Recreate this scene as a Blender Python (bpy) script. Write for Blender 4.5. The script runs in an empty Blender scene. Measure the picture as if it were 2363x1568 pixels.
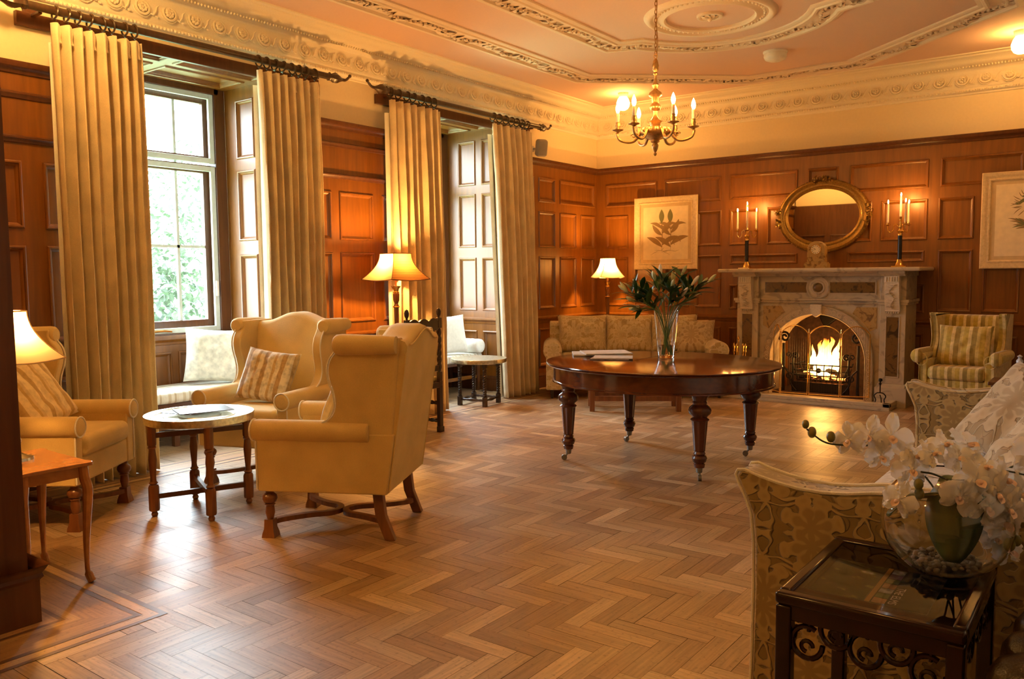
import bpy, math, random
from mathutils import Vector, Matrix, noise
from math import pi, sin, cos, radians
random.seed(7)
SC = bpy.context.scene
COL = SC.collection
# ---------------------------------------------------------------- camera
F, YAW, PITCH, ROLL = 1900.0, 0.6425, 0.0796, -0.00855
cy_, sy_ = cos(YAW), sin(YAW)
fw = Vector((-sy_*cos(PITCH), cy_*cos(PITCH), -sin(PITCH)))
rt = Vector((cy_, sy_, 0)); up = rt.cross(fw)
rt2 = rt*cos(ROLL)+up*sin(ROLL); up2 = up*cos(ROLL)-rt*sin(ROLL)
cam = bpy.data.cameras.new('camera'); camo = bpy.data.objects.new('camera', cam); COL.objects.link(camo)
cam.sensor_width = 36; cam.lens = F/2363*36; cam.clip_start = .05; cam.clip_end = 200
camo.matrix_world = Matrix(((rt2.x, up2.x, -fw.x, 0), (rt2.y, up2.y, -fw.y, 0), (rt2.z, up2.z, -fw.z, 1.4), (0, 0, 0, 1)))
SC.camera = camo
# ---------------------------------------------------------------- world (overcast daylight), exposure
W = bpy.data.worlds.new('world'); SC.world = W; W.use_nodes = True
bg = W.node_tree.nodes['Background']; bg.inputs[0].default_value = (.76, .92, 1.0, 1); bg.inputs[1].default_value = 25.0
SC.view_settings.view_transform = 'Standard'; SC.view_settings.look = 'None'
SC.view_settings.exposure = 0.48; SC.view_settings.gamma = 1.0; SC.view_settings.use_curve_mapping = False
GLOBE, BULB, CANDLE, LAMP, FIRE = 52, 180, 800, 60, 11
WARM = (1.0, .48, .12)
def portal(y0, y1):                       # daylight sampling aid in each window opening
    L = bpy.data.lights.new('window_daylight', 'AREA'); L.shape = 'RECTANGLE'; L.size = y1-y0; L.size_y = 2.1
    o = bpy.data.objects.new('window_daylight', L); COL.objects.link(o)
    o.location = (-6.84, (y0+y1)/2, 2.0); o.rotation_euler = (0, radians(-90), 0)
    L.size, L.size_y = 2.1, y1-y0
    L.cycles.is_portal = True
portal(2.95, 4.55); portal(6.05, 7.65)

# ---------------------------------------------------------------- materials
def nodes(name):
    m = bpy.data.materials.new(name); m.use_nodes = True
    n = m.node_tree.nodes; l = m.node_tree.links
    return m, n, l, n['Principled BSDF']
def setp(b, **k):
    for a, v in k.items():
        a = a.replace('_', ' ')
        if isinstance(v, tuple) and len(v) == 3: v = (*v, 1)
        b.inputs[a].default_value = v
def N(n, t, **k):
    x = n.new(t)
    for a, v in k.items(): setattr(x, a, v)
    return x
def ramp(n, stops, interp='LINEAR'):
    r = n.new('ShaderNodeValToRGB'); r.color_ramp.interpolation = interp
    e = r.color_ramp.elements
    while len(e) < len(stops): e.new(.5)
    for i, (p, c) in enumerate(stops): e[i].position = p; e[i].color = (*c, 1) if len(c) == 3 else c
    return r
def mapping(n, l, scale, coord='Object', rot=(0, 0, 0)):
    t = n.new('ShaderNodeTexCoord'); mp = n.new('ShaderNodeMapping')
    mp.inputs['Scale'].default_value = scale; mp.inputs['Rotation'].default_value = rot
    l.new(t.outputs[coord], mp.inputs[0]); return mp
def bump(n, l, b, src, dist=.002, strength=.5):
    u = n.new('ShaderNodeBump'); u.inputs['Strength'].default_value = strength; u.inputs['Distance'].default_value = dist
    l.new(src, u.inputs['Height']); l.new(u.outputs[0], b.inputs['Normal'])
def wood(name, a, c, rough=.35, scale=(9, 9, .7), coat=.0, bmp=.0006, spec=.5):
    m, n, l, b = nodes(name); mp = mapping(n, l, scale)
    t = N(n, 'ShaderNodeTexNoise'); t.inputs['Scale'].default_value = 3; t.inputs['Detail'].default_value = 8; t.inputs['Distortion'].default_value = .6
    l.new(mp.outputs[0], t.inputs[0]); r = ramp(n, [(.3, a), (.7, c)]); l.new(t.outputs[0], r.inputs[0])
    l.new(r.outputs[0], b.inputs['Base Color']); setp(b, Roughness=rough, Coat_Weight=coat, Coat_Roughness=.15, Specular_IOR_Level=spec)
    bump(n, l, b, t.outputs[0], bmp, .4); return m
def plain(name, c, rough=.5, metal=0.0, nscale=0, nd=.002, var=.06, **k):
    m, n, l, b = nodes(name); setp(b, Base_Color=c, Roughness=rough, Metallic=metal, **k)
    t = N(n, 'ShaderNodeTexNoise'); t.inputs['Scale'].default_value = nscale or 20; t.inputs['Detail'].default_value = 5
    tc = n.new('ShaderNodeTexCoord'); l.new(tc.outputs['Object'], t.inputs[0])
    r = ramp(n, [(.3, tuple(x*(1-var) for x in c)), (.7, tuple(min(1, x*(1+var)) for x in c))]); l.new(t.outputs[0], r.inputs[0])
    l.new(r.outputs[0], b.inputs['Base Color'])
    if nscale: bump(n, l, b, t.outputs[0], nd, .6)
    return m
def emit(name, c, s):
    m, n, l, b = nodes(name); setp(b, Base_Color=c, Emission_Color=c, Emission_Strength=s, Roughness=.4); return m
def glassm(name, c=(1, 1, 1), rough=0.0, ior=1.45):
    m, n, l, b = nodes(name); setp(b, Base_Color=c, Roughness=rough, IOR=ior, Transmission_Weight=1.0); return m
def pane_mat():
    m, n, l, b = nodes('window pane'); n.remove(b)
    t = n.new('ShaderNodeBsdfTransparent'); g = n.new('ShaderNodeBsdfGlossy'); g.inputs['Roughness'].default_value = .02
    f = n.new('ShaderNodeFresnel'); mx = n.new('ShaderNodeMixShader'); l.new(f.outputs[0], mx.inputs[0])
    l.new(t.outputs[0], mx.inputs[1]); l.new(g.outputs[0], mx.inputs[2]); l.new(mx.outputs[0], n['Material Output'].inputs[0]); return m
def weave(name, c, sc=330, rough=.9, bd=.0025, sheen=.2, var=.12):
    m, n, l, b = nodes(name); setp(b, Roughness=rough, Sheen_Weight=sheen)
    tc = n.new('ShaderNodeTexCoord')
    t = N(n, 'ShaderNodeTexNoise'); t.inputs['Scale'].default_value = sc; t.inputs['Detail'].default_value = 2; l.new(tc.outputs['Object'], t.inputs[0])
    t2 = N(n, 'ShaderNodeTexNoise'); t2.inputs['Scale'].default_value = 6; l.new(tc.outputs['Object'], t2.inputs[0])
    ad = N(n, 'ShaderNodeMath', operation='ADD'); l.new(t.outputs[0], ad.inputs[0]); l.new(t2.outputs[0], ad.inputs[1])
    r = ramp(n, [(.35, tuple(x*(1-var) for x in c)), (.65, tuple(min(1, x*(1+var)) for x in c))])
    h = N(n, 'ShaderNodeMath', operation='MULTIPLY'); h.inputs[1].default_value = .5; l.new(ad.outputs[0], h.inputs[0])
    l.new(h.outputs[0], r.inputs[0]); l.new(r.outputs[0], b.inputs['Base Color']); bump(n, l, b, t.outputs[0], bd, .5); return m
def striped(name, cols, period, axis=0, rough=.85, blotch=.25):
    """soft stripes along one object axis; cols = list of (position, colour)"""
    m, n, l, b = nodes(name); setp(b, Roughness=rough, Sheen_Weight=.3)
    tc = n.new('ShaderNodeTexCoord'); sp = n.new('ShaderNodeSeparateXYZ'); l.new(tc.outputs['Object'], sp.inputs[0])
    d = N(n, 'ShaderNodeMath', operation='DIVIDE'); d.inputs[1].default_value = period; l.new(sp.outputs[axis], d.inputs[0])
    fr = N(n, 'ShaderNodeMath', operation='FRACT'); l.new(d.outputs[0], fr.inputs[0])
    t = N(n, 'ShaderNodeTexNoise'); t.inputs['Scale'].default_value = 30; t.inputs['Detail'].default_value = 6; l.new(tc.outputs['Object'], t.inputs[0])
    r = ramp(n, cols, 'CONSTANT'); l.new(fr.outputs[0], r.inputs[0])
    mx = n.new('ShaderNodeMixRGB'); mx.blend_type = 'MULTIPLY'; mx.inputs[0].default_value = 1
    r2 = ramp(n, [(.3, (1-blotch,)*3), (.6, (1, 1, 1))]); l.new(t.outputs[0], r2.inputs[0])
    l.new(r.outputs[0], mx.inputs[1]); l.new(r2.outputs[0], mx.inputs[2]); l.new(mx.outputs[0], b.inputs['Base Color'])
    bump(n, l, b, t.outputs[0], .003, .5); return m
def damask(name, ground, motif, dark, sx=.17, sz=.42, plane='XZ', nsc=9.0, off=0.0, relief=.004):
    """woven damask: folded coordinates carry palmettes at two corners of the repeat and scrolling stems between"""
    m, n, l, b = nodes(name); setp(b, Roughness=.85, Sheen_Weight=.35)
    def mt(op, a, c=None, d=None):
        x = N(n, 'ShaderNodeMath', operation=op)
        for i, q in enumerate((a, c, d)):
            if q is None: continue
            if isinstance(q, (int, float)): x.inputs[i].default_value = q
            else: l.new(q, x.inputs[i])
        return x.outputs[0]
    tc = n.new('ShaderNodeTexCoord'); sp = n.new('ShaderNodeSeparateXYZ'); l.new(tc.outputs['Object'], sp.inputs[0])
    a, c, o = {'XZ': (0, 2, 1), 'YZ': (1, 2, 0), 'XY': (0, 1, 2)}[plane]
    nz = N(n, 'ShaderNodeTexNoise'); nz.inputs['Scale'].default_value = 14; nz.inputs['Detail'].default_value = 1; l.new(tc.outputs['Object'], nz.inputs[0])
    wob = mt('MULTIPLY', mt('SUBTRACT', nz.outputs[0], .5), .03)
    u = mt('PINGPONG', mt('ADD', mt('ADD', sp.outputs[a], wob), 10+off), sx); v = mt('PINGPONG', mt('ADD', mt('ADD', sp.outputs[c], mt('MULTIPLY', sp.outputs[o], .9)), 10+off), sz)
    def palm(cu, cv, R, k, ph):
        du = mt('SUBTRACT', u, cu); dv = mt('SUBTRACT', v, cv); r = mt('SQRT', mt('ADD', mt('MULTIPLY', du, du), mt('MULTIPLY', dv, dv)))
        th = mt('ARCTAN2', du, dv); lob = mt('ABSOLUTE', mt('COSINE', mt('MULTIPLY_ADD', th, k, ph)))
        edge = mt('MULTIPLY', mt('MULTIPLY_ADD', lob, .5, .5), R)
        vein = mt('MULTIPLY', mt('SINE', mt('MULTIPLY', r, 150/(R*8))), .12)
        return mt('ADD', mt('DIVIDE', mt('SUBTRACT', edge, r), R), mt('MULTIPLY', vein, mt('GREATER_THAN', edge, r)))
    p1 = palm(0, sz*.12, sx*.86, 4.5, 0); p2 = palm(sx, sz*.88, sx*.80, 3.5, .4); p3 = palm(sx*.95, sz*.25, sx*.38, 2.5, .2)
    cb = n.new('ShaderNodeCombineXYZ'); l.new(u, cb.inputs[0]); l.new(v, cb.inputs[1])
    t = N(n, 'ShaderNodeTexNoise'); t.inputs['Scale'].default_value = nsc*.8; t.inputs['Detail'].default_value = 1; t.inputs['Distortion'].default_value = 1.2; l.new(cb.outputs[0], t.inputs[0])
    scr = mt('SUBTRACT', mt('MULTIPLY', mt('ABSOLUTE', mt('SINE', mt('MULTIPLY', t.outputs[0], 20))), -1.0), -.42)
    k = mt('MAXIMUM', mt('MAXIMUM', p1, p2), mt('MAXIMUM', p3, mt('MULTIPLY', scr, .5)))
    kk = mt('MULTIPLY_ADD', k, 1.2, .4)
    r = ramp(n, [(.22, ground), (.36, ground), (.41, dark), (.46, motif), (.75, motif), (1, tuple(.6*x+.4*y for x, y in zip(motif, dark)))])
    l.new(kk, r.inputs[0]); l.new(r.outputs[0], b.inputs['Base Color']); r2 = ramp(n, [(.36, (0, 0, 0)), (.5, (1, 1, 1))]); l.new(kk, r2.inputs[0]); bump(n, l, b, r2.outputs[0], relief, .8); return m
def marble(name, a, c, sc=6, rough=.3):
    m, n, l, b = nodes(name); mp = mapping(n, l, (1, 1, 1))
    t = N(n, 'ShaderNodeTexNoise'); t.inputs['Scale'].default_value = sc; t.inputs['Detail'].default_value = 9; t.inputs['Distortion'].default_value = 1.6
    l.new(mp.outputs[0], t.inputs[0]); r = ramp(n, [(.36, c), (.46, a), (.60, a), (.72, tuple(.5*x+.5*y for x, y in zip(a, c)))])
    l.new(t.outputs[0], r.inputs[0]); l.new(r.outputs[0], b.inputs['Base Color']); setp(b, Roughness=rough); return m
def shade_mat(name, c, pleat=False, trans=.6):
    m, n, l, b = nodes(name); setp(b, Base_Color=c, Roughness=.8)
    t = n.new('ShaderNodeBsdfTranslucent'); t.inputs[0].default_value = (*c, 1)
    mx = n.new('ShaderNodeMixShader'); mx.inputs[0].default_value = trans
    l.new(b.outputs[0], mx.inputs[1]); l.new(t.outputs[0], mx.inputs[2]); l.new(mx.outputs[0], n['Material Output'].inputs[0])
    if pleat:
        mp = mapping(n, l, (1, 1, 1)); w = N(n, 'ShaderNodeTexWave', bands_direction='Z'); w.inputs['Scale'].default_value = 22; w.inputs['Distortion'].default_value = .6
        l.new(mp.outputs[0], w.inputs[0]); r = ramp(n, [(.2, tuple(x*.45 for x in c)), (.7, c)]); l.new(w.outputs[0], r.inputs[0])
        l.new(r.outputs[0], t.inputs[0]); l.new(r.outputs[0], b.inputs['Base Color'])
    return m
def leather():
    m, n, l, b = nodes('brown leather'); setp(b, Base_Color=(.022, .011, .004), Roughness=.34)
    mp = mapping(n, l, (1, 1, 1)); v = N(n, 'ShaderNodeTexVoronoi'); v.inputs['Scale'].default_value = 260; l.new(mp.outputs[0], v.inputs[0])
    bump(n, l, b, v.outputs[0], .001, .4); return m
def flame_mat():
    m, n, l, b = nodes('flame'); n.remove(b)
    tc = n.new('ShaderNodeTexCoord'); t = N(n, 'ShaderNodeTexNoise'); t.inputs['Scale'].default_value = 9; t.inputs['Detail'].default_value = 3
    mp = n.new('ShaderNodeMapping'); mp.inputs['Scale'].default_value = (1, 1, .35); l.new(tc.outputs['Object'], mp.inputs[0]); l.new(mp.outputs[0], t.inputs[0])
    sp = n.new('ShaderNodeSeparateXYZ'); l.new(tc.outputs['Object'], sp.inputs[0])
    mr = n.new('ShaderNodeMapRange'); mr.inputs[1].default_value = .30; mr.inputs[2].default_value = .72; mr.inputs[3].default_value = 1.15; mr.inputs[4].default_value = .1; l.new(sp.outputs[2], mr.inputs[0])
    ad = N(n, 'ShaderNodeMath', operation='MULTIPLY'); l.new(mr.outputs[0], ad.inputs[0]); l.new(t.outputs[0], ad.inputs[1])
    r = ramp(n, [(.12, (1, .18, .01)), (.3, (1, .42, .06)), (.55, (1, .68, .20))]); l.new(ad.outputs[0], r.inputs[0])
    e = n.new('ShaderNodeEmission'); e.inputs[1].default_value = FIRE; l.new(r.outputs[0], e.inputs[0])
    tr = n.new('ShaderNodeBsdfTransparent'); mx = n.new('ShaderNodeMixShader')
    ra = ramp(n, [(.14, (0, 0, 0)), (.34, (1, 1, 1))]); l.new(ad.outputs[0], ra.inputs[0]); l.new(ra.outputs[0], mx.inputs[0])
    l.new(tr.outputs[0], mx.inputs[1]); l.new(e.outputs[0], mx.inputs[2]); l.new(mx.outputs[0], n['Material Output'].inputs[0]); return m
def floor_mat():
    m, n, l, b = nodes('oak parquet')
    uv = n.new('ShaderNodeUVMap'); uv.uv_map = 'grain'
    mp = n.new('ShaderNodeMapping'); mp.inputs['Scale'].default_value = (5, 90, 1); l.new(uv.outputs[0], mp.inputs[0])
    t = N(n, 'ShaderNodeTexNoise'); t.inputs['Scale'].default_value = 1; t.inputs['Detail'].default_value = 7; t.inputs['Distortion'].default_value = .3; l.new(mp.outputs[0], t.inputs[0])
    at = N(n, 'ShaderNodeAttribute', attribute_name='tone')
    r = ramp(n, [(.3, (.62, .62, .62)), (.7, (1.08, 1.08, 1.08))]); l.new(t.outputs[0], r.inputs[0])
    tc = n.new('ShaderNodeTexCoord'); t2 = N(n, 'ShaderNodeTexNoise'); t2.inputs['Scale'].default_value = 55; t2.inputs['Detail'].default_value = 8; l.new(tc.outputs['Object'], t2.inputs[0])
    r2 = ramp(n, [(.30, (.45, .4, .35)), (.42, (1, 1, 1))]); l.new(t2.outputs[0], r2.inputs[0])
    mx = n.new('ShaderNodeMixRGB'); mx.blend_type = 'MULTIPLY'; mx.inputs[0].default_value = 1; l.new(at.outputs[0], mx.inputs[1]); l.new(r.outputs[0], mx.inputs[2])
    m2 = n.new('ShaderNodeMixRGB'); m2.blend_type = 'MULTIPLY'; m2.inputs[0].default_value = .7; l.new(mx.outputs[0], m2.inputs[1]); l.new(r2.outputs[0], m2.inputs[2])
    l.new(m2.outputs[0], b.inputs['Base Color'])
    t3 = N(n, 'ShaderNodeTexNoise'); t3.inputs['Scale'].default_value = 2.2; t3.inputs['Detail'].default_value = 4; l.new(tc.outputs['Object'], t3.inputs[0])
    r3 = ramp(n, [(.3, (.36,)*3), (.7, (.56,)*3)]); l.new(t3.outputs[0], r3.inputs[0]); l.new(r3.outputs[0], b.inputs['Roughness'])
    setp(b, Specular_IOR_Level=.9, Coat_Weight=.55, Coat_Roughness=.36, Coat_IOR=1.6); bump(n, l, b, t2.outputs[0], .0006, .35); return m

M = dict(
 oak=wood('oak panelling', (.155, .051, .004), (.225, .077, .007), .36, spec=.55),
 oakdark=wood('dark oak', (.075, .024, .006), (.12, .040, .011), .33),
 black=wood('black oak', (.020, .010, .006), (.045, .020, .010), .3),
 mahog=wood('mahogany', (.065, .014, .005), (.125, .030, .009), .12, (2, 6, 6), coat=.6),
 mahogleg=wood('mahogany legs', (.055, .015, .006), (.11, .030, .010), .25, (9, 9, 1)),
 yew=wood('burr walnut', (.36, .14, .035), (.54, .24, .07), .22, (4, 4, 4), coat=.5),
 rose=wood('rosewood', (.010, .003, .002), (.024, .007, .005), .14, coat=.3, spec=.3),
 walnut=wood('walnut', (.14, .050, .018), (.25, .095, .034), .3),
 plaster=plain('ceiling plaster', (.72, .50, .40), .85, nscale=60, nd=.001, var=.02),
 cream=plain('cream plaster', (.80, .66, .42), .8, nscale=40, nd=.001, var=.02),
 orn=plain('ornament plaster', (.82, .72, .54), .8, nscale=90, nd=.001, var=.03),
 rib=plain('rib plaster', (.78, .64, .50), .8, nscale=90, nd=.001, var=.03),
 linen=weave('beige linen', (.68, .49, .19)),
 piping=weave('pale piping', (.82, .76, .62)),
 curt=weave('curtain cloth', (.72, .58, .36), 260, bd=.002, var=.16),
 lining=weave('curtain lining', (.85, .82, .74), 300),
 pole=wood('dark pole', (.035, .018, .008), (.07, .035, .014), .3),
 brass=plain('brass', (.78, .50, .16), .22, 1.0, var=.1),
 obrass=plain('old brass', (.45, .26, .09), .38, 1.0, nscale=70, nd=.001, var=.2),
 tray=plain('engraved brass tray', (.72, .66, .48), .30, 1.0, nscale=45, nd=.004, var=.25),
 silver=plain('silver', (.7, .7, .68), .2, 1.0),
 iron=plain('black iron', (.02, .017, .015), .45, .8, nscale=60),
 steel=plain('dull steel', (.25, .23, .2), .4, .9),
 gilt=plain('antique gilt', (.34, .21, .06), .38, .85, nscale=60, nd=.002, var=.25),
 bronze=plain('bronze patina', (.62, .37, .14), .34, .9, nscale=60, nd=.001, var=.2),
 marble=marble('veined white marble', (.50, .41, .29), (.33, .27, .20)),
 bmarble=marble('brown marble', (.16, .085, .025), (.05, .03, .012), 11, .2),
 relief=plain('carved marble', (.66, .56, .42), .6, nscale=55, nd=.004, var=.08),
 ormarble=marble('ochre marble', (.42, .27, .10), (.18, .10, .04), 12, .25),
 soot=plain('sooty brick', (.055, .022, .010), .9, nscale=25, nd=.01, var=.4),
 black_col=plain('black stone', (.012, .012, .014), .15),
 wax=plain('candle wax', (.9, .80, .66), .5, Subsurface_Weight=.2),
 white=plain('white plastic', (.78, .74, .68), .35),
 grey=plain('grey plastic', (.35, .31, .26), .5),
 tvwhite=plain('pale frame and bar glare', (.55, .58, .52), .4),
 mirror=plain('mirror glass', (.82, .80, .76), .015, 1.0, var=0),
 globe=emit('globe glass', (1, .50, .12), GLOBE), globe_near=emit('near globe glass', (1, .56, .15), 170), bulb=emit('candle bulb', (1, .48, .12), BULB),
 cflame=emit('candle flame', (1, .46, .10), CANDLE), lbulb=emit('lamp bulb', (1, .5, .15), LAMP),
 coal=emit('glowing coal', (1, .25, .04), 5), flame=flame_mat(),
 log=plain('charred log', (.03, .02, .015), .9, nscale=30, nd=.01),
 glass=glassm('clear glass'), pane=pane_mat(), tglass=pane_mat(), water=glassm('water', (1, 1, 1), 0, 1.33),
 framew=wood('pale limed frame', (.62, .46, .26), (.78, .60, .36), .4, (12, 12, 12)),
 mat=plain('picture mount', (.66, .48, .26), .7), print=plain('print paper', (.84, .68, .45), .6), ink=plain('brown print ink', (.30, .19, .08), .7), inkg=plain('green print ink', (.17, .17, .07), .7),
 paper=plain('newsprint', (.62, .60, .58), .6, var=.15), paperd=plain('magazine cover', (.28, .22, .2), .35, var=.4),
 folder=plain('dark folder', (.10, .12, .15), .3),
 leaf=plain('lily leaf', (.030, .085, .016), .35, var=.3), stem=plain('green stem', (.10, .22, .05), .4), bud=plain('lily bud', (.50, .52, .26), .45, var=.15), budw=plain('pale lily bud', (.80, .74, .62), .45),
 petal=shade_mat('orchid petal', (.97, .92, .84), False, .3), lip=plain('orchid lip', (.78, .56, .46), .5), oleaf=plain('orchid leaf', (.045, .075, .012), .3, var=.25), obud=plain('orchid bud', (.22, .20, .05), .4), ostem=plain('orchid stem', (.05, .055, .02), .4),
 peb=plain('pale pebbles', (.42, .34, .24), .6, var=.3),
 leather=leather(), floor=floor_mat(), gap=plain('floor joint', (.03, .018, .01), .9),
 pstripe=striped('striped cushion cloth', [(0, (.80, .62, .32)), (.32, (.58, .38, .13)), (.42, (.70, .52, .26)), (.55, (.82, .66, .36)), (.80, (.52, .34, .12))], .17),
 fstripe=striped('faux fur stripe', [(0, (.82, .74, .58)), (.35, (.60, .42, .20)), (.5, (.80, .70, .52)), (.75, (.50, .33, .15))], .13, blotch=.45),
 wstripe=striped('window seat stripe', [(0, (.84, .82, .74)), (.3, (.68, .60, .46)), (.5, (.84, .82, .74)), (.72, (.60, .50, .36)), (.85, (.8, .76, .66))], .13, 1, blotch=.1),
 gstripe=striped('gold striped velvet', [(0, (.50, .36, .06)), (.30, (.74, .58, .26)), (.5, (.34, .24, .05)), (.8, (.62, .46, .14))], .14, blotch=.3),
 fur=plain('pale textured fur', (.74, .72, .62), .9, nscale=22, nd=.012, var=.22, Sheen_Weight=.4),
 wcush=plain('white cushion cloth', (.84, .82, .76), .9, nscale=40, nd=.003, var=.05),
 dam1=damask('pale damask', (.43, .32, .15), (.58, .47, .28), (.34, .24, .10), .16, .26, 'XZ', 11, .03, .002),
 dam2=damask('bronze damask', (.34, .24, .09), (.52, .40, .20), (.22, .14, .05), .21, .36, 'YZ', 8, .05, .006),
 dam3=damask('gold damask', (.46, .34, .15), (.62, .50, .28), (.34, .22, .09), .19, .3, 'YZ', 9, .11, .004),
 damc=damask('scrolled cushion damask', (.36, .26, .14), (.50, .39, .24), (.22, .13, .055), .2, .2, 'XZ', 14, .05, .004),
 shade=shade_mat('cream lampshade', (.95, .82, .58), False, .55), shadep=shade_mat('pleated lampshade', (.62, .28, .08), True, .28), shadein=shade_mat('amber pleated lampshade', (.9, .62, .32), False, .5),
 foliage=plain('outdoor leaves', (.06, .085, .055), .7, var=.3), grass=plain('lawn', (.35, .5, .25), .9),
)
# ---------------------------------------------------------------- geometry helpers
class G:
    def __init__(s): s.v = []; s.f = []; s.mi = []; s.m = 0; s.T = Matrix.Identity(4)
    def add(s, vs, fs):
        o = len(s.v); T = s.T
        s.v += [tuple(T @ Vector(p)) for p in vs]
        for f in fs: s.f.append([o+i for i in f]); s.mi.append(s.m)
    def box(s, x0, x1, y0, y1, z0, z1):
        s.add([(x0, y0, z0), (x1, y0, z0), (x1, y1, z0), (x0, y1, z0), (x0, y0, z1), (x1, y0, z1), (x1, y1, z1), (x0, y1, z1)],
              [(0, 3, 2, 1), (4, 5, 6, 7), (0, 1, 5, 4), (1, 2, 6, 5), (2, 3, 7, 6), (3, 0, 4, 7)])
    def cbox(s, c, d): s.box(c[0]-d[0]/2, c[0]+d[0]/2, c[1]-d[1]/2, c[1]+d[1]/2, c[2]-d[2]/2, c[2]+d[2]/2)
    def rbox(s, x0, x1, y0, y1, z0, z1, r=.02, n=3):
        """rounded box (rounded in plan and in height)"""
        rings = []
        pts = [(r*(1-cos(a)), r*(1-sin(a))) for a in [pi/2*i/n for i in range(n+1)]]
        prof = [(p[1], p[0]) for p in pts]          # inset, height
        def ring(ins, z):
            o = []
            rr = max(r-ins, 1e-4)
            for cx, cy, a0 in ((x1-r, y1-r, 0), (x0+r, y1-r, pi/2), (x0+r, y0+r, pi), (x1-r, y0+r, 3*pi/2)):
                for i in range(n+1): a = a0+pi/2*i/n; o.append((cx+rr*cos(a), cy+rr*sin(a), z))
            return o
        for i in range(n+1): a = pi/2*i/n; rings.append(ring(r*(1-sin(a)), z0+r*(1-cos(a))))
        for i in range(n+1): a = pi/2*i/n; rings.append(ring(r*(1-cos(a)), z1-r*(1-sin(a))))
        k = len(rings[0]); vs = [p for q in rings for p in q]
        fs = [[j*k+i, j*k+(i+1) % k, (j+1)*k+(i+1) % k, (j+1)*k+i] for j in range(len(rings)-1) for i in range(k)]
        fs.append(list(range(k))[::-1]); fs.append([len(vs)-k+i for i in range(k)]); s.add(vs, fs)
    def prism(s, poly, axis, a, b, shear=None):
        """extrude a 2-D polygon along an axis; poly in the other two axes (in order)"""
        def p3(u, w, t):
            q = {0: (t, u, w), 1: (u, t, w), 2: (u, w, t)}[axis]
            return tuple(shear(*q)) if shear else q
        n = len(poly); vs = [p3(u, w, a) for u, w in poly]+[p3(u, w, b) for u, w in poly]
        s.add(vs, [list(range(n))[::-1], [n+i for i in range(n)]]+[[i, (i+1) % n, n+(i+1) % n, n+i] for i in range(n)])
    def lathe(s, prof, c=(0, 0, 0), n=20, axis=2, flute=0, fd=.1, sx=1, sy=1, a0=0):
        vs = []
        for r, z in prof:
            for i in range(n):
                a = 2*pi*i/n+a0; rr = r*(1-fd*(.5+.5*cos(flute*a))) if flute else r
                p = (rr*cos(a)*sx, rr*sin(a)*sy, z)
                p = {2: p, 0: (p[2], p[0], p[1]), 1: (p[0], p[2], p[1])}[axis]
                vs.append((p[0]+c[0], p[1]+c[1], p[2]+c[2]))
        k = len(prof)
        fs = [[j*n+i, j*n+(i+1) % n, (j+1)*n+(i+1) % n, (j+1)*n+i] for j in range(k-1) for i in range(n)]
        if prof[0][0] > 1e-5: fs.append(list(range(n))[::-1])
        if prof[-1][0] > 1e-5: fs.append([(k-1)*n+i for i in range(n)])
        s.add(vs, fs)
    def ball(s, c, r, n=12, m=8, sc=(1, 1, 1)):
        s.T, o = s.T @ Matrix.Translation(c) @ Matrix.Diagonal((*sc, 1)), s.T
        s.lathe([(r*sin(pi*i/m) if 0 < i < m else 0, -r*cos(pi*i/m)) for i in range(m+1)], (0, 0, 0), n); s.T = o
    def tube(s, path, r, n=8, closed=False, rect=None, cap=True):
        P = [Vector(p) for p in path]; k = len(P); rings = []; x = None
        R = r if isinstance(r, (list, tuple)) else [r]*k
        up = Vector((0, 0, 1))
        for i in range(k):
            a = P[(i-1) % k] if (closed or i) else P[i]; b = P[(i+1) % k] if (closed or i < k-1) else P[i]
            t = (b-a).normalized()
            if x is None:
                x = t.cross(up)
                if x.length < .2: x = t.cross(Vector((0, 1, 0)))
            else: x = x-t*x.dot(t)
            x.normalize(); y = x.cross(t).normalized()
            if rect: o = [(-rect[0]/2, -rect[1]/2), (rect[0]/2, -rect[1]/2), (rect[0]/2, rect[1]/2), (-rect[0]/2, rect[1]/2)]
            else: o = [(R[i]*cos(2*pi*j/n), R[i]*sin(2*pi*j/n)) for j in range(n)]
            rings.append([P[i]+x*u+y*w for u, w in o])
        m = len(rings[0]); vs = [tuple(p) for q in rings for p in q]
        fs = [[j*m+i, j*m+(i+1) % m, ((j+1) % k)*m+(i+1) % m, ((j+1) % k)*m+i] for j in range(k if closed else k-1) for i in range(m)]
        if not closed and cap: fs.append(list(range(m))[::-1]); fs.append([(k-1)*m+i for i in range(m)])
        s.add(vs, fs)
    def grid(s, f, nu, nv, wu=False):
        vs = [tuple(f(i/nu, j/nv)) for j in range(nv+1) for i in range(nu+1)]
        s.add(vs, [[j*(nu+1)+i, j*(nu+1)+i+1, (j+1)*(nu+1)+i+1, (j+1)*(nu+1)+i] for j in range(nv) for i in range(nu)])
    def quad(s, a, b, c, d): s.add([a, b, c, d], [(0, 1, 2, 3)])
    def build(s, name, mat, parent=None, smooth=35, bevel=0, seg=2, sub=0, solid=0):
        me = bpy.data.meshes.new(name); me.from_pydata(s.v, [], s.f)
        mats = mat if isinstance(mat, list) else [mat]
        for m in mats: me.materials.append(M[m])
        me.polygons.foreach_set('material_index', s.mi)
        if smooth:
            me.polygons.foreach_set('use_smooth', [True]*len(me.polygons)); me.set_sharp_from_angle(angle=radians(smooth))
        me.update(); o = bpy.data.objects.new(name, me); COL.objects.link(o)
        if parent: o.parent = parent
        if solid: d = o.modifiers.new('solid', 'SOLIDIFY'); d.thickness = solid; d.offset = 0
        if bevel: d = o.modifiers.new('bevel', 'BEVEL'); d.width = bevel; d.segments = seg; d.limit_method = 'ANGLE'; d.angle_limit = radians(40); d.harden_normals = False
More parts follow.
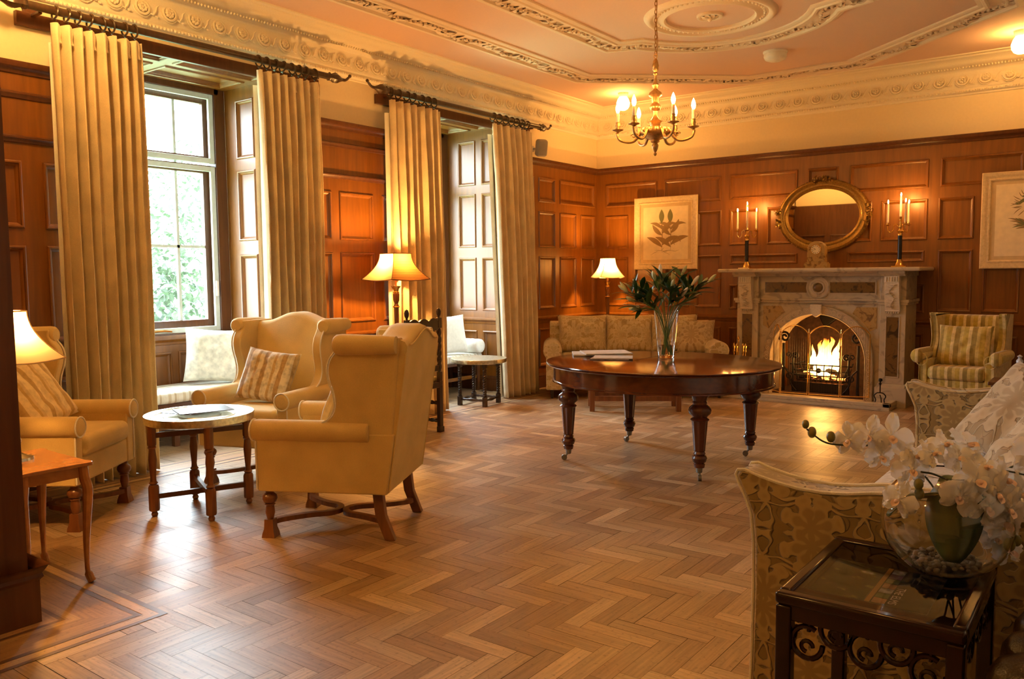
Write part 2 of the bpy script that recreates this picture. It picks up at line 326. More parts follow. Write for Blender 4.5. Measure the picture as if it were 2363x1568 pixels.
        if sub: d = o.modifiers.new('sub', 'SUBSURF'); d.levels = sub; d.render_levels = sub
        return o
def tag(o, label=None, cat=None, group=None, kind=None):
    if label: o['label'] = label
    if cat: o['category'] = cat
    if group: o['group'] = group
    if kind: o['kind'] = kind
    return o
def thing(name, label, cat, loc=(0, 0, 0), rz=0, group=None):
    o = bpy.data.objects.new(name, None); COL.objects.link(o); o.location = loc; o.rotation_euler = (0, 0, rz); o.empty_display_size = .1
    return tag(o, label, cat, group)
def struct(o): o['kind'] = 'structure'; return o
def kids(o): return [c for c in bpy.data.objects if c.parent == o]
def dup(root, loc=None, rz=None, label=None, group=None):
    def rec(o, par):
        c = o.copy(); COL.objects.link(c); c.parent = par
        for ch in kids(o): rec(ch, c)
        return c
    r = rec(root, None)
    if loc is not None: r.location = loc
    if rz is not None: r.rotation_euler = (0, 0, rz)
    if label: r['label'] = label
    if group: r['group'] = group
    return r
def face(dx, dy): return math.atan2(dy, dx)+pi/2        # local -Y turned towards (dx, dy)
def cpath(pts, n=6):
    """Catmull-Rom through points"""
    P = [Vector(p) for p in pts]; P = [P[0]*2-P[1]]+P+[P[-1]*2-P[-2]]; o = []
    for i in range(1, len(P)-2):
        for k in range(n):
            t = k/n; a, b, c, d = P[i-1], P[i], P[i+1], P[i+2]
            o.append(.5*((2*b)+(c-a)*t+(2*a-5*b+4*c-d)*t*t+(3*b-a-3*c+d)*t**3))
    o.append(P[-2]); return o
def leafshape(g, M4, L, w, curl=.15, n=6, fold=.12):
    """pointed leaf/petal: midrib raised, tip drooping; placed by matrix (length along +Y)"""
    o, g.T = g.T, g.T @ M4; vs = []; 
    for i in range(n+1):
        t = i/n; hw = w*.5*sin(pi*min(1, t*.92+.04))**.8; z = -curl*L*t*t
        if i in (0, n): hw *= .15
        vs += [(-hw, L*t, z+fold*hw*2*.5), (0, L*t, z), (hw, L*t, z+fold*hw*2*.5)]
    fs = []
    for i in range(n):
        for k in (0, 1): fs.append((i*3+k, i*3+k+1, i*3+k+4, i*3+k+3))
    g.add(vs, fs); g.T = o
def dirmat(p, d, roll=0):
    d = Vector(d).normalized(); q = d.to_track_quat('Y', 'Z'); return Matrix.Translation(p) @ q.to_matrix().to_4x4() @ Matrix.Rotation(roll, 4, 'Y')

def panel_face(g, org, U, V, nrm, u0, u1, v0, v1, panels, dep=.018):
    """stile-and-rail surface with sunk, moulded panels. org + u*U + v*V, standing out along nrm"""
    O, U, V, Nn = Vector(org), Vector(U), Vector(V), Vector(nrm)
    us = sorted({round(x, 4) for p in panels for x in p[:2] if u0 <= x <= u1} | {u0, u1}); vs = sorted({round(x, 4) for p in panels for x in p[2:] if v0 <= x <= v1} | {v0, v1})
    def pt(u, v, d=0): return tuple(O+U*u+V*v+Nn*d)
    for i in range(len(us)-1):
        for j in range(len(vs)-1):
            cu, cv = (us[i]+us[i+1])/2, (vs[j]+vs[j+1])/2
            if any(p[0] < cu < p[1] and p[2] < cv < p[3] for p in panels): continue
            g.quad(pt(us[i], vs[j]), pt(us[i+1], vs[j]), pt(us[i+1], vs[j+1]), pt(us[i], vs[j+1]))
    for a, b, c, d in panels:
        rr = [(0, 0), (.003, .009), (.010, .013), (.018, .010), (.022, -.002), (.030, -.006), (.038, -dep)]
        R = [[pt(a+i, c+i, h), pt(b-i, c+i, h), pt(b-i, d-i, h), pt(a+i, d-i, h)] for i, h in rr]
        vv = [p for q in R for p in q]; fs = [[k*4+i, k*4+(i+1) % 4, k*4+4+(i+1) % 4, k*4+4+i] for k in range(len(R)-1) for i in range(4)]
        fs.append([len(vv)-4+i for i in range(4)]); g.add(vv, fs)
def sweep(g, prof, path, closed=False):
    """sweep (out, z) profile along a plan path; 'out' is to the left of travel, mitred"""
    P = [Vector((*p, 0)) for p in path]; n = len(P); R = []
    for i in range(n):
        a = P[i]-P[(i-1) % n] if (closed or i) else P[1]-P[0]; b = P[(i+1) % n]-P[i] if (closed or i < n-1) else P[i]-P[i-1]
        na = Vector((-a.y, a.x, 0)).normalized(); nb = Vector((-b.y, b.x, 0)).normalized()
        m = (na+nb); m = m/max(m.dot(na), .2)
        R.append([tuple(P[i]+m*o+Vector((0, 0, z))) for o, z in prof])
    k = len(prof); vs = [p for q in R for p in q]
    fs = [[j*k+i, j*k+i+1, ((j+1) % n)*k+i+1, ((j+1) % n)*k+i] for j in range(n if closed else n-1) for i in range(k-1)]
    g.add(vs, fs)
def pillow_mesh(w, h, t, seed=0, wr=.012, n=22):
    g = G()
    def f(sgn):
        def q(u, v):
            x, z = u*2-1, v*2-1
            e = max(0, (1-x**4))**.5*max(0, (1-z**4))**.5
            px = x*w/2*(1-.07*(1-z*z)*abs(x)); pz = z*h/2*(1-.07*(1-x*x)*abs(z))
            y = sgn*t/2*e**.8 + wr*e*noise.noise(Vector((x*2.4+seed, z*2.4, sgn*3+seed)))+wr*.7*e*noise.noise(Vector((x*6+seed, z*3, sgn)))
            return (px, y, pz)
        return q
    g.grid(f(-1), n, n); g.grid(f(1), n, n)
    k = len(g.f)//2
    for i in range(k, 2*k): g.f[i] = g.f[i][::-1]
    return g
def cushion(name, label, mat, w, h, t, loc, rz, tilt, roll=0, seed=0, wr=.012, group=None, cat='cushion'):
    o = pillow_mesh(w, h, t, seed, wr).build(name, mat, smooth=60); o.location = loc
    o.rotation_mode = 'XYZ'; R_ = Matrix.Rotation(rz, 4, 'Z') @ Matrix.Rotation(tilt, 4, 'X') @ Matrix.Rotation(roll, 4, 'Y')
    o.rotation_euler = R_.to_euler(); return tag(o, label, cat, group)

# ---------------------------------------------------------------- room shell
XL, YB, XR, YS, ZC = -5.75, 9.6, .35, 1.456, 3.53
CAP, RAIL = 2.77, .86
BAYS = [(2.82, 4.62), (5.97, 7.73)]; XW = -6.75
def rows(a, b, which='abc'):
    o = []
    if 'a' in which: o.append((a, b, 2.265, 2.56))
    if 'b' in which: o.append((a, b, 1.72, 2.155))
    if 'c' in which: o.append((a, b, .965, 1.61))
    if 'd' in which: o.append((a, b, .26, .73))
    return o
def floor():
    g = G(); w, n = .078, 4; tones = []; uvs = []
    def inside(x, y):
        if -3.5 < x < .35+1 and y > -2: return True
        return (XL < x < XR and y > YS and y < YB) or (XW < x <= XL and any(a < y < b for a, b in BAYS))
    g.m = 0; pal = [(.42, .26, .13), (.46, .29, .15), (.38, .23, .11), (.50, .34, .18), (.33, .19, .09), (.60, .43, .26), (.44, .28, .14)]
    for k in range(-110, 140):
        for mm in range(-18, 14):
            for hor in (0, 1):
                x, y = ((k+8*mm), k) if hor else ((k+4+8*mm), k-3)
                x0, y0 = x*w-2, y*w+3; x1, y1 = (x0+4*w, y0+w) if hor else (x0+w, y0+4*w)
                if not inside((x0+x1)/2, (y0+y1)/2): continue
                e = .0007 if random.random() < .8 else .0014; dz = [random.uniform(-.0004, .0004) for _ in range(4)]
                g.quad((x0+e, y0+e, dz[0]), (x1-e, y0+e, dz[1]), (x1-e, y1-e, dz[2]), (x0+e, y1-e, dz[3]))
                c = random.choice(pal); s = random.uniform(.88, 1.1); tones.append(tuple(q*s for q in c))
                r = random.uniform(0, 50); uvs.append(([(0, 0), (4*w, 0), (4*w, w), (0, w)] if hor else [(0, 0), (0, w), (4*w, w), (4*w, 0)], r))
    # inlaid border strips: dark / pale / dark lines beside walls and round the door pier
    DK, LT, MD = (.15, .06, .03), (.60, .38, .17), (.42, .235, .105)
    def strip(a, b, wd, c, z):
        a, b = Vector((*a, z)), Vector((*b, z)); d = (b-a).normalized(); nn = Vector((-d.y, d.x, 0))*wd/2
        L = (b-a).length; cnt = max(1, int(L/.6)); 
        for i in range(cnt):
            p, q = a+d*L*i/cnt, a+d*L*(i+1)/cnt
            g.quad(tuple(p-nn), tuple(q-nn), tuple(q+nn), tuple(p+nn)); s = random.uniform(.9, 1.1)
            tones.append(tuple(v*s for v in c)); uvs.append(([(0, 0), (.6, 0), (.6, wd), (0, wd)], random.uniform(0, 50)))
    def border(path, offs):
        """offs: list of (offset, width, colour)"""
        P = [Vector((*p, 0)) for p in path]
        for off, wd, c, z in offs:
            E_ = []
            for e in (off-wd/2, off+wd/2):
                Q = []
                for i, p in enumerate(P):
                    a = P[i]-P[i-1] if i else P[1]-P[0]; b = P[i+1]-P[i] if i < len(P)-1 else P[i]-P[i-1]
                    na = Vector((-a.y, a.x, 0)).normalized(); nb = Vector((-b.y, b.x, 0)).normalized(); mm = na+nb; mm = mm/mm.dot(na); Q.append(p+mm*e+Vector((0, 0, z)))
                E_.append(Q)
            for i in range(len(P)-1):
                A0, A1, B0, B1 = E_[0][i], E_[0][i+1], E_[1][i], E_[1][i+1]; L = (A1-A0).length; cnt = max(1, int(L/.6))
                for k in range(cnt):
                    t0, t1 = k/cnt, (k+1)/cnt
                    g.quad(*[tuple(q) for q in (A0.lerp(A1, t0), A0.lerp(A1, t1), B0.lerp(B1, t1), B0.lerp(B1, t0))]); s = random.uniform(.9, 1.1)
                    tones.append(tuple(v*s for v in c)); uvs.append(([(0, 0), (.6, 0), (.6, wd), (0, wd)], random.uniform(0, 50)))
    pier = [(-3.5, -1.9), (-3.5, YS), (XL, YS)]
    OF = lambda s: [(s*.052, .10, MD, .0010), (s*.09, .03, LT, .0014), (s*.055, .02, DK, .0014), (s*.335, .024, DK, .0018), (s*.30, .045, LT, .0014), (s*.262, .024, DK, .0018), (s*.17, .16, MD, .0010)]
    border(pier, OF(-1))
    border([(XL+.02, YS+.3), (XL+.02, YB-.02), (-3.68, YB-.02)], OF(-1)); border([(-1.83, YB-.02), (XR, YB-.02)], OF(-1))
    nq = len(g.f); g.m = 1; g.quad((-6.9, -2.2, -.004), (1.5, -2.2, -.004), (1.5, 9.8, -.004), (-6.9, 9.8, -.004))
    o = g.build('floor', ['floor', 'gap'], smooth=0); me = o.data
    ca = me.color_attributes.new('tone', 'FLOAT_COLOR', 'CORNER'); uv = me.uv_layers.new(name='grain')
    cd = []; ud = []
    for i in range(nq):
        q, r = uvs[i]
        for k in range(4): cd += [*tones[i], 1]; ud += [q[k][0]+r, q[k][1]+r*.37]
    cd += [.1, .1, .1, 1]*4; ud += [0]*8
    ca.data.foreach_set('color', cd); uv.data.foreach_set('uv', ud)
    return struct(o)
floor()

def wall_left():
    g = G(); Y = (0, 1, 0); Z = (0, 0, 1); Nx = (1, 0, 0)
    # pier pieces between and beside the bays (face at XL)
    zs = 'bcd'
    def pr(lst, wh): return [r for a, b in lst for r in rows(a, b, wh)]
    panel_face(g, (XL, 0, 0), Y, Z, Nx, YS, BAYS[0][0], 0, CAP, pr([(1.60, 1.90), (2.00, 2.42), (2.55, 2.78)], zs))
    panel_face(g, (XL, 0, 0), Y, Z, Nx, BAYS[0][1], BAYS[1][0], 0, CAP, pr([(4.66, 5.00), (5.09, 5.51), (5.62, 5.93)], zs))
    panel_face(g, (XL, 0, 0), Y, Z, Nx, BAYS[1][1], YB, 0, CAP, pr([(7.77, 8.15), (8.24, 8.60)], 'abcd')+rows(8.70, 9.54, 'a')+pr([(8.70, 9.09), (9.19, 9.54)], 'bcd'))
    # reveals of the bays
    for a, b in BAYS:
        for y, s in ((a, 1), (b, -1)):
            P = [p for q in ((-6.58, -6.31), (-6.22, -5.92)) for p in [(q[0], q[1], 2.46, 2.99), (q[0], q[1], 1.72, 2.36), (q[0], q[1], .96, 1.60), (q[0], q[1], .30, .72)]]
            panel_face(g, (0, y, 0), (1, 0, 0), Z, (0, s, 0), XW, XL, 0, 3.1, P)
        # below window
        w = b-a; q = [(a+.08+i*(w-.06)/3, a+.02+(i+1)*(w-.06)/3, .38, .74) for i in range(3)]
        panel_face(g, (XW, 0, 0), Y, Z, Nx, a, b, 0, .90, q)
        # panelled soffit: two rows of two
        sp = [(XW+.10+i*.46, XW+.46+i*.46, a+.10+j*(w-.1)/2, a+(j+1)*(w-.1)/2) for i in (0, 1) for j in (0, 1)]
        panel_face(g, (0, 0, 3.1), (1, 0, 0), Y, (0, 0, -1), XW, XL, a, b, sp, .03)
    o = g.build('wall_left', 'oak', smooth=30)
    h = G(); 
    for a, b in ((YS, BAYS[0][0]), (BAYS[0][1], BAYS[1][0]), (BAYS[1][1], YB)): h.box(XL-.02, XL, a, b, CAP, 3.6) if False else h.quad((XL, a, CAP), (XL, b, CAP), (XL, b, 3.6), (XL, a, 3.6))
    for a, b in BAYS: h.quad((XL, a, 3.1), (XL, b, 3.1), (XL, b, 3.6), (XL, a, 3.6))
    h.build('frieze', 'cream', o, smooth=0)
    k = G()                                   # outer masonry so daylight enters only at the windows
    for a, b in ((-2.2, BAYS[0][0]-.0), (BAYS[0][1], BAYS[1][0]), (BAYS[1][1], 9.9)): k.box(-7.1, XL-.04, a+.03, b-.03, -.1, 3.8)
    for a, b in BAYS: k.box(-7.1, XL-.03, a-.03, b+.03, 3.14, 3.8); k.box(-7.1, XW-.03, a-.03, b+.03, -.1, .86)
    k.build('masonry', 'cream', o, smooth=0)
    return struct(o)
wall_left()
def wall_back():
    g = G(); A = []
    A += [(-5.61, -4.86, 2.265, 2.56), (-4.76, -4.0, 2.265, 2.56), (-3.89, -3.08, 2.265, 2.56), (-2.97, -2.63, 2.265, 2.56), (-2.51, -1.72, 2.265, 2.56), (-1.61, -.87, 2.265, 2.56), (-.76, .30, 2.265, 2.56)]
    for a, b in ((-5.61, -5.27), (-5.18, -4.83), (-4.74, -4.41), (-4.32, -3.99), (-3.89, -3.54), (-3.43, -2.97), (-2.63, -2.27), (-2.18, -1.72), (-1.62, -1.29), (-1.20, -.86), (-.76, -.42), (-.33, .01)): A.append((a, b, 1.72, 2.15))
    for a, b in ((-5.61, -5.27), (-5.18, -4.83), (-4.74, -4.41), (-4.32, -3.99), (-1.61, -1.29), (-1.20, -.87), (-.76, -.42), (-.33, .01)): A.append((a, b, .965, 1.61))
    A += [(-3.88, -3.07, 1.49, 1.61), (-2.52, -1.74, 1.49, 1.61), (-3.885, -3.78, .95, 1.25), (-1.84, -1.73, .95, 1.25)]
    for a, b in ((-5.61, -5.27), (-5.18, -4.83), (-4.74, -4.41), (-4.32, -3.99), (-3.885, -3.78), (-1.84, -1.73), (-1.61, -1.29), (-1.20, -.87), (-.76, -.42), (-.33, .01)): A.append((a, b, .22, .73))
    ox0, ox1 = -3.16, -2.19
    # wall is left open behind the grate
    parts = [(XL, ox0, 0, .94), (ox1, XR, 0, .94), (XL, XR, .94, CAP)]
    for a, b, c, d in parts:
        pn = [p for p in A if p[0] >= a-.001 and p[1] <= b+.001 and p[2] >= c-.001 and p[3] <= d+.001]
        panel_face(g, (0, YB, 0), (1, 0, 0), (0, 0, 1), (0, -1, 0), a, b, c, d, pn)
    o = g.build('wall_back', 'oak', smooth=30)
    h = G(); h.quad((XL, YB, CAP), (XR, YB, CAP), (XR, YB, 3.6), (XL, YB, 3.6)); h.build('frieze', 'cream', o, smooth=0)
    h = G(); h.box(-7.1, ox0, YB+.03, YB+.2, -.1, 3.8); h.box(ox1, 1.6, YB+.03, YB+.2, -.1, 3.8); h.box(ox0, ox1, YB+.03, YB+.2, 1.0, 3.8)
    h.box(-3.3, -2.05, 10.15, 10.3, -.1, 1.5); h.box(-3.3, -3.16, YB+.2, 10.15, -.1, 1.5); h.box(-2.19, -2.05, YB+.2, 10.15, -.1, 1.5); h.box(-3.3, -2.05, YB+.05, 10.3, 1.3, 1.5)
    h.build('masonry', 'soot', o, smooth=0)
    return struct(o)
wall_back()
def wall_rest():
    g = G()                                    # right wall: plain panels (out of frame, closes the room)
    panel_face(g, (XR, 0, 0), (0, 1, 0), (0, 0, 1), (-1, 0, 0), 1.0, YB, 0, CAP, [r for i in range(9) for r in rows(1.2+i*.9, 1.95+i*.9, 'abcd')])
    o = struct(g.build('wall_right', 'oak', smooth=30)); h = G(); h.box(XR, XR+.2, 1.0, 9.8, -.1, 3.7); h.quad((XR, 1, CAP), (XR, YB, CAP), (XR, YB, 3.6), (XR, 1, 3.6)); h.build('frieze', 'cream', o, smooth=0)
    g = G(); d0 = .75                          # wall stub and panelled door pier at the near left
    P = [r for a, b in ((-5.6, -5.1), (-5.0, -4.5), (-4.4, -3.95), (-3.88, -3.62)) for r in rows(a, b, 'bcd')]
    panel_face(g, (0, YS-.03, 0), (1, 0, 0), (0, 0, 1), (0, 1, 0), XL, -3.53, 0, CAP, P)
    panel_face(g, (-3.53, 0, 0), (0, 1, 0), (0, 0, 1), (1, 0, 0), d0, YS-.03, 0, 2.75, [(d0+.1, YS-.20, .31, .72), (d0+.1, YS-.20, .98, 2.6)])
    g.m = 1; g.box(XL, -3.62, d0, YS-.12, -.1, 3.6); g.box(-3.62, 1.6, d0, YS-.12, 2.78, 3.6); g.m = 0
    # plinth of the pier
    sweep(g, [(0, 0), (0, .175), (-.012, .19), (-.008, .205), (-.018, .222), (-.025, .235), (-.033, .24)], [(-3.5, d0), (-3.5, YS), (XL, YS)])
    g.add([(-3.5, d0, 0), (-3.6, d0, 0), (-3.6, d0, .24), (-3.5, d0, .2)], [(0, 1, 2, 3)])
    o = struct(g.build('wall_front', ['oakdark', 'cream'], smooth=30))
    k = G(); k.box(-6, 1.6, -2.3, -2.2, -.1, 3.7); k.box(-6.1, -6, -2.3, d0, -.1, 3.7); k.box(1.5, 1.6, -2.3, 1.0, -.1, 3.7); k.box(XR, 1.6, 1.0, 1.1, -.1, 3.7)
    struct(k.build('wall_hall', 'cream', smooth=0))
wall_rest()
def ceiling():
    g = G(); g.box(-7.2, 1.7, -2.4, 10.3, ZC, ZC+.15); return struct(g.build('ceiling', 'plaster', smooth=0))
ceiling()

# ---- trims: panelling cap, dado rail, skirting
def trims():
    capp = [(0, 2.70), (.012, 2.705), (.016, 2.72), (.028, 2.735), (.045, 2.742), (.055, 2.76), (.055, 2.775), (0, 2.785)]
    frz = [(0, 2.545), (.010, 2.55), (.014, 2.565), (.022, 2.575), (.022, 2.585), (0, 2.595)]
    frz2 = [(0, 2.265), (.012, 2.27), (.018, 2.285), (.028, 2.295), (.028, 2.305), (0, 2.315)]
    rail = [(0, .80), (.01, .805), (.014, .825), (.03, .84), (.04, .85), (.04, .865), (0, .88)]
    skirt = [(.02, 0), (.02, .12), (.012, .135), (.016, .15), (.004, .17), (0, .18)]
    full = [(XL, YS), (XL, YB), (XR, YB), (XR, 1.5)]
    g = G(); segs = [(YS, BAYS[0][0]), (BAYS[0][1], BAYS[1][0]), (BAYS[1][1], YB)]
    full = [(XR, 1.1), (XR, YB), (XL, YB), (XL, BAYS[1][1])]
    for pr in (capp,):
        sweep(g, pr, full)
        for a, b in segs[:2]: sweep(g, pr, [(XL, b), (XL, a)])
    for a, b in segs[:2]: sweep(g, frz, [(XL, b), (XL, a)]); sweep(g, frz2, [(XL, b), (XL, a)])
    struct(g.build('trim_1', 'oakdark', smooth=30))
    g = G(); sweep(g, rail, [(-1.80, YB), (XR, YB)][::-1]); sweep(g, rail, [(-3.57, YB), (XL, YB), (XL, BAYS[1][1])])
    for a, b in segs[:2]: sweep(g, rail, [(XL, b), (XL, a)])
    for a, b in BAYS:
        for q in ([(XL, b), (XW, b), (XW, a), (XL, a)],): sweep(g, [(o+.0, z) for o, z in rail], q)
        g.box(XW-.06, XW+.05, a+.001, b-.001, .86, .885)
    struct(g.build('trim_2', 'oak', smooth=30))
    g = G(); sweep(g, skirt, [(XR, YB), (-1.80, YB)]); sweep(g, skirt, [(-3.57, YB), (XL, YB), (XL, BAYS[1][1]), (XW, BAYS[1][1]), (XW, BAYS[1][0]), (XL, BAYS[1][0]), (XL, BAYS[0][1]), (XW, BAYS[0][1]), (XW, BAYS[0][0]), (XL, BAYS[0][0]), (XL, YS)])
    struct(g.build('baseboard_left', 'oakdark', smooth=30))
trims()

# ---- plaster cornice with rosettes
CORN = [(0, 3.165), (.012, 3.17), (.016, 3.185), (.030, 3.19), (.036, 3.205), (.030, 3.222), (.040, 3.235), (.042, 3.245), (.062, 3.385), (.075, 3.395), (.085, 3.41), (.105, 3.42), (.135, 3.435), (.165, 3.46), (.18, 3.485), (.215, 3.495), (.225, 3.515), (.265, 3.52), (.27, 3.531)]
def cornice():
    g = G(); sweep(g, CORN, [(XR, YS-.07), (XR, YB), (XL, YB), (XL, YS-.07)], closed=True)
    def unit(T, full):
        o = g.T; g.T = T
        # rope bead, rosette with ring, and scroll
        R, c = .050, 3.315
        g.tube([(R*cos(2*pi*i/16), -.002, R*sin(2*pi*i/16)) for i in range(16)], .0105, 5, closed=True)
        g.tube([((R+.018)*cos(2*pi*i/14+pi), 0, (R+.018)*sin(pi+2*pi*i/14)) for i in range(8)], .004, 4)
        for k in range(8):
            a = 2*pi*k/8; g.ball((.023*cos(a), -.006, .023*sin(a)), .0135, 6, 4, (1, 1.1, 1))
        g.ball((0, -.008, 0), .011, 6, 4)
        # S scroll to the next roundel
        g.tube([(R+.008, 0, -.03), (.075, -.004, -.042), (.098, -.004, -.012), (.108, -.004, .02), (.132, -.004, .044), (.158, -.002, .03)], .0075, 5)
        for sgn in (-1, 1): g.ball((.103, -.002, sgn*.048), .010, 6, 4, (1.5, .6, 1))
        g.T = o
    sl = math.atan2(.02, .14)
    n = int((YB-YS)/.206)
    for i in range(n):                          # left wall, travelling so that +x of the unit = +y of room
        y = YB-.16-.206*i
        T = Matrix.Translation((XL+.054, y, 3.315)) @ Matrix.Rotation(pi/2, 4, 'Z') @ Matrix.Rotation(-sl, 4, 'X'); unit(T, 1)
    for i in range(int((XR-XL)/.206)):
        T = Matrix.Translation((XL+.2+.206*i, YB-.054, 3.315)) @ Matrix.Rotation(-sl, 4, 'X'); unit(T, 1)
    # small beads below and above
    for y in [YS+.05+.028*i for i in range(int((YB-YS-.1)/.028))]:
        g.ball((XL+.034, y, 3.206), .012, 5, 4); g.ball((XL+.122, y, 3.423), .012, 5, 4, (1, .7, 1))
    for x in [XL+.05+.028*i for i in range(int((XR-XL-.1)/.028))]:
        g.ball((x, YB-.034, 3.206), .012, 5, 4); g.ball((x, YB-.122, 3.423), .012, 5, 4, (.7, 1, 1))
    return struct(g.build('trim_3', 'orn', smooth=50))
cornice()

# ---- ceiling ribs with leaf ornament
def ribs():
    CX, CY = -2.88, 5.53
    def foliage_band(g, path, width, amp):
        s = 0; P = [Vector((*p, 0)) for p in path]; k = 0
        for i in range(len(P)-1):
            a, b = P[i], P[i+1]; L = (b-a).length; d = (b-a)/max(L, 1e-6); nn = Vector((-d.y, d.x, 0)); t = 0.0
            while t < L:
                p = a+d*t; ph = s*9
                off = nn*sin(ph)*width*.22
                base = p+off; sd = 1 if k % 2 else -1; k += 1
                g.ball((base.x, base.y, ZC-amp*.7), .018, 6, 4, (1, 1, 1))
                for q in range(2):
                    ang = random.uniform(.3, 1.3)*sd+q*1.9; dd = Matrix.Rotation(ang, 3, 'Z') @ d
                    leafshape(g, dirmat(base+Vector((0, 0, -(ZC*0)))+Vector((0, 0, ZC-amp)), (dd.x, dd.y, random.uniform(-.15, .5)), pi), random.uniform(.07, .11)*width/.17, random.uniform(.04, .06)*width/.17, .25, 4, .35)
                t += .045; s += .045
    def band(name, path, w, closed, amp=.035):
        g = G(); h = w/2
        prof = [(-h, 0), (-h, -.014), (-h+.018, -.024), (-h+.04, -.022), (-h+.05, -.034), (-h+.07, -.034), (-h+.08, -.012), (h-.08, -.012), (h-.07, -.036), (h-.05, -.040), (h-.03, -.026), (h-.01, -.024), (h, 0)]
        prof = [(o, ZC+z) for o, z in prof]
        sweep(g, prof, path, closed); pp = path+[path[0]] if closed else path
        foliage_band(g, pp, w-.13, .028)
        return struct(g.build(name, 'rib', smooth=40))
    # outer rib: octagon-like frame
    def mir(p): return (2*CX-p[0], p[1])
    def mirx(p): return (p[0], 2*CY-p[1])
    q = [(-4.86, 7.80), (-3.45, 9.03)]
    pts = q+[mir(q[1]), mir(q[0])]; pts = pts+[mirx(p) for p in pts[::-1]]
    band('trim_4', pts, .33, True)
    # inner rib with a round lobe at each end
    arc = [(-2.88+.93*cos(a), 6.63+.93*sin(a)) for a in [radians(156-132*i/18) for i in range(19)]]
    yb = 6.92; top = [(-3.98, yb)]+[(-3.73, yb)]+arc[0:]+[(-2.03, yb)]+[(-1.78, yb)]
    top = [(-3.98, yb)]+arc+[(-1.78, yb)]
    pts = top+[mirx(p) for p in top[::-1]]
    band('trim_5', pts, .30, True)
    # round moulding and rose inside each lobe
    g = G()
    for cyy in (6.63, 2*CY-6.63):
        prof = [(.36, 0), (.36, -.02), (.375, -.032), (.395, -.028), (.41, -.014), (.47, -.012), (.485, -.03), (.51, -.034), (.53, -.02), (.545, 0)]
        n = 48; vs = [((-2.88+r*cos(2*pi*i/n)), cyy+r*sin(2*pi*i/n), ZC+z) for r, z in prof for i in range(n)]
        g.add(vs, [[j*n+i, j*n+(i+1) % n, (j+1)*n+(i+1) % n, (j+1)*n+i] for j in range(len(prof)-1) for i in range(n)])
        for i in range(60): a = 2*pi*i/60; g.ball((-2.88+.44*cos(a), cyy+.44*sin(a), ZC-.014), .014, 6, 4)
        g.lathe([(.11, ZC), (.105, ZC-.02), (.085, ZC-.022), (.07, ZC-.012), (.0, ZC-.012)], (-2.88, cyy, 0), 24)
        for k in range(8):
            a = 2*pi*k/8; leafshape(g, dirmat((-2.88, cyy, ZC-.03), (cos(a), sin(a), .15), pi), .085, .05, .1, 4, .3)
        g.ball((-2.88, cyy, ZC-.035), .02, 8, 6)
    struct(g.build('trim_6', 'rib', smooth=45))
ribs()

# ---- windows
def window(idx, a, b):
    y0, y1 = a+.06, b-.06; g = G(); x = XW-.05
    g.box(x-.06, x+.052, y0-.06, y0+.05, .86, 3.12); g.box(x-.06, x+.052, y1-.05, y1+.06, .86, 3.12); g.box(x-.06, x+.052, y0, y1, 3.05, 3.12); g.box(x-.06, x+.052, y0, y1, .86, .90)
    o = g.build('window_%d' % idx, 'oakdark', smooth=0, bevel=.004); struct(o)
    def fr(nm, mat, z0, z1, w, xx, d):
        h = G(); h.box(xx-d, xx+d, y0+.05, y0+.05+w, z0, z1); h.box(xx-d, xx+d, y1-.05-w, y1-.05, z0, z1); h.box(xx-d, xx+d, y0+.05+w, y1-.05-w, z0, z0+w); h.box(xx-d, xx+d, y0+.05+w, y1-.05-w, z1-w, z1)
        return h.build(nm, mat, o, smooth=0, bevel=.003)
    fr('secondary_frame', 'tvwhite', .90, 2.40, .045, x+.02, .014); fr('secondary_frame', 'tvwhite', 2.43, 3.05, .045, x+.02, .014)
    s1 = fr('sash', 'oakdark', .93, 2.42, .075, x-.07, .025); s2 = fr('sash', 'oakdark', 2.44, 3.03, .06, x-.07, .025)
    h = G(); n = 3 if False else 4; W = y1-y0-.24
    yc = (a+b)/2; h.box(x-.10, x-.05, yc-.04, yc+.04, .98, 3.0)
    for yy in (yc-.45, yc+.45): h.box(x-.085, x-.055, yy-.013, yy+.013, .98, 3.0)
    h.box(x-.085, x-.055, y0+.1, y1-.1, 1.66, 1.685); h.build('glazing_bar', 'tvwhite', o, smooth=0)  # pale colour on the bars stands in for window glare over brown
    h = G(); h.quad((x-.07, y0+.1, .98), (x-.07, y1-.1, .98), (x-.07, y1-.1, 3.0), (x-.07, y0+.1, 3.0)); h.build('pane', 'pane', o, smooth=0)
    h = G(); h.tube([(x+.045, y1-.55, .915), (x+.05, y1-.62, .925), (x+.045, y1-.85, .92)], .008, 6); h.ball((x+.05, y1-.87, .925), .02, 8, 6); h.build('handle', 'brass', o)
    h = G(); h.box(x+.034, x+.05, y1-.085, y1-.065, 1.22, 1.36); h.build('handle', 'white', o)
window(1, *BAYS[0]); window(2, *BAYS[1])
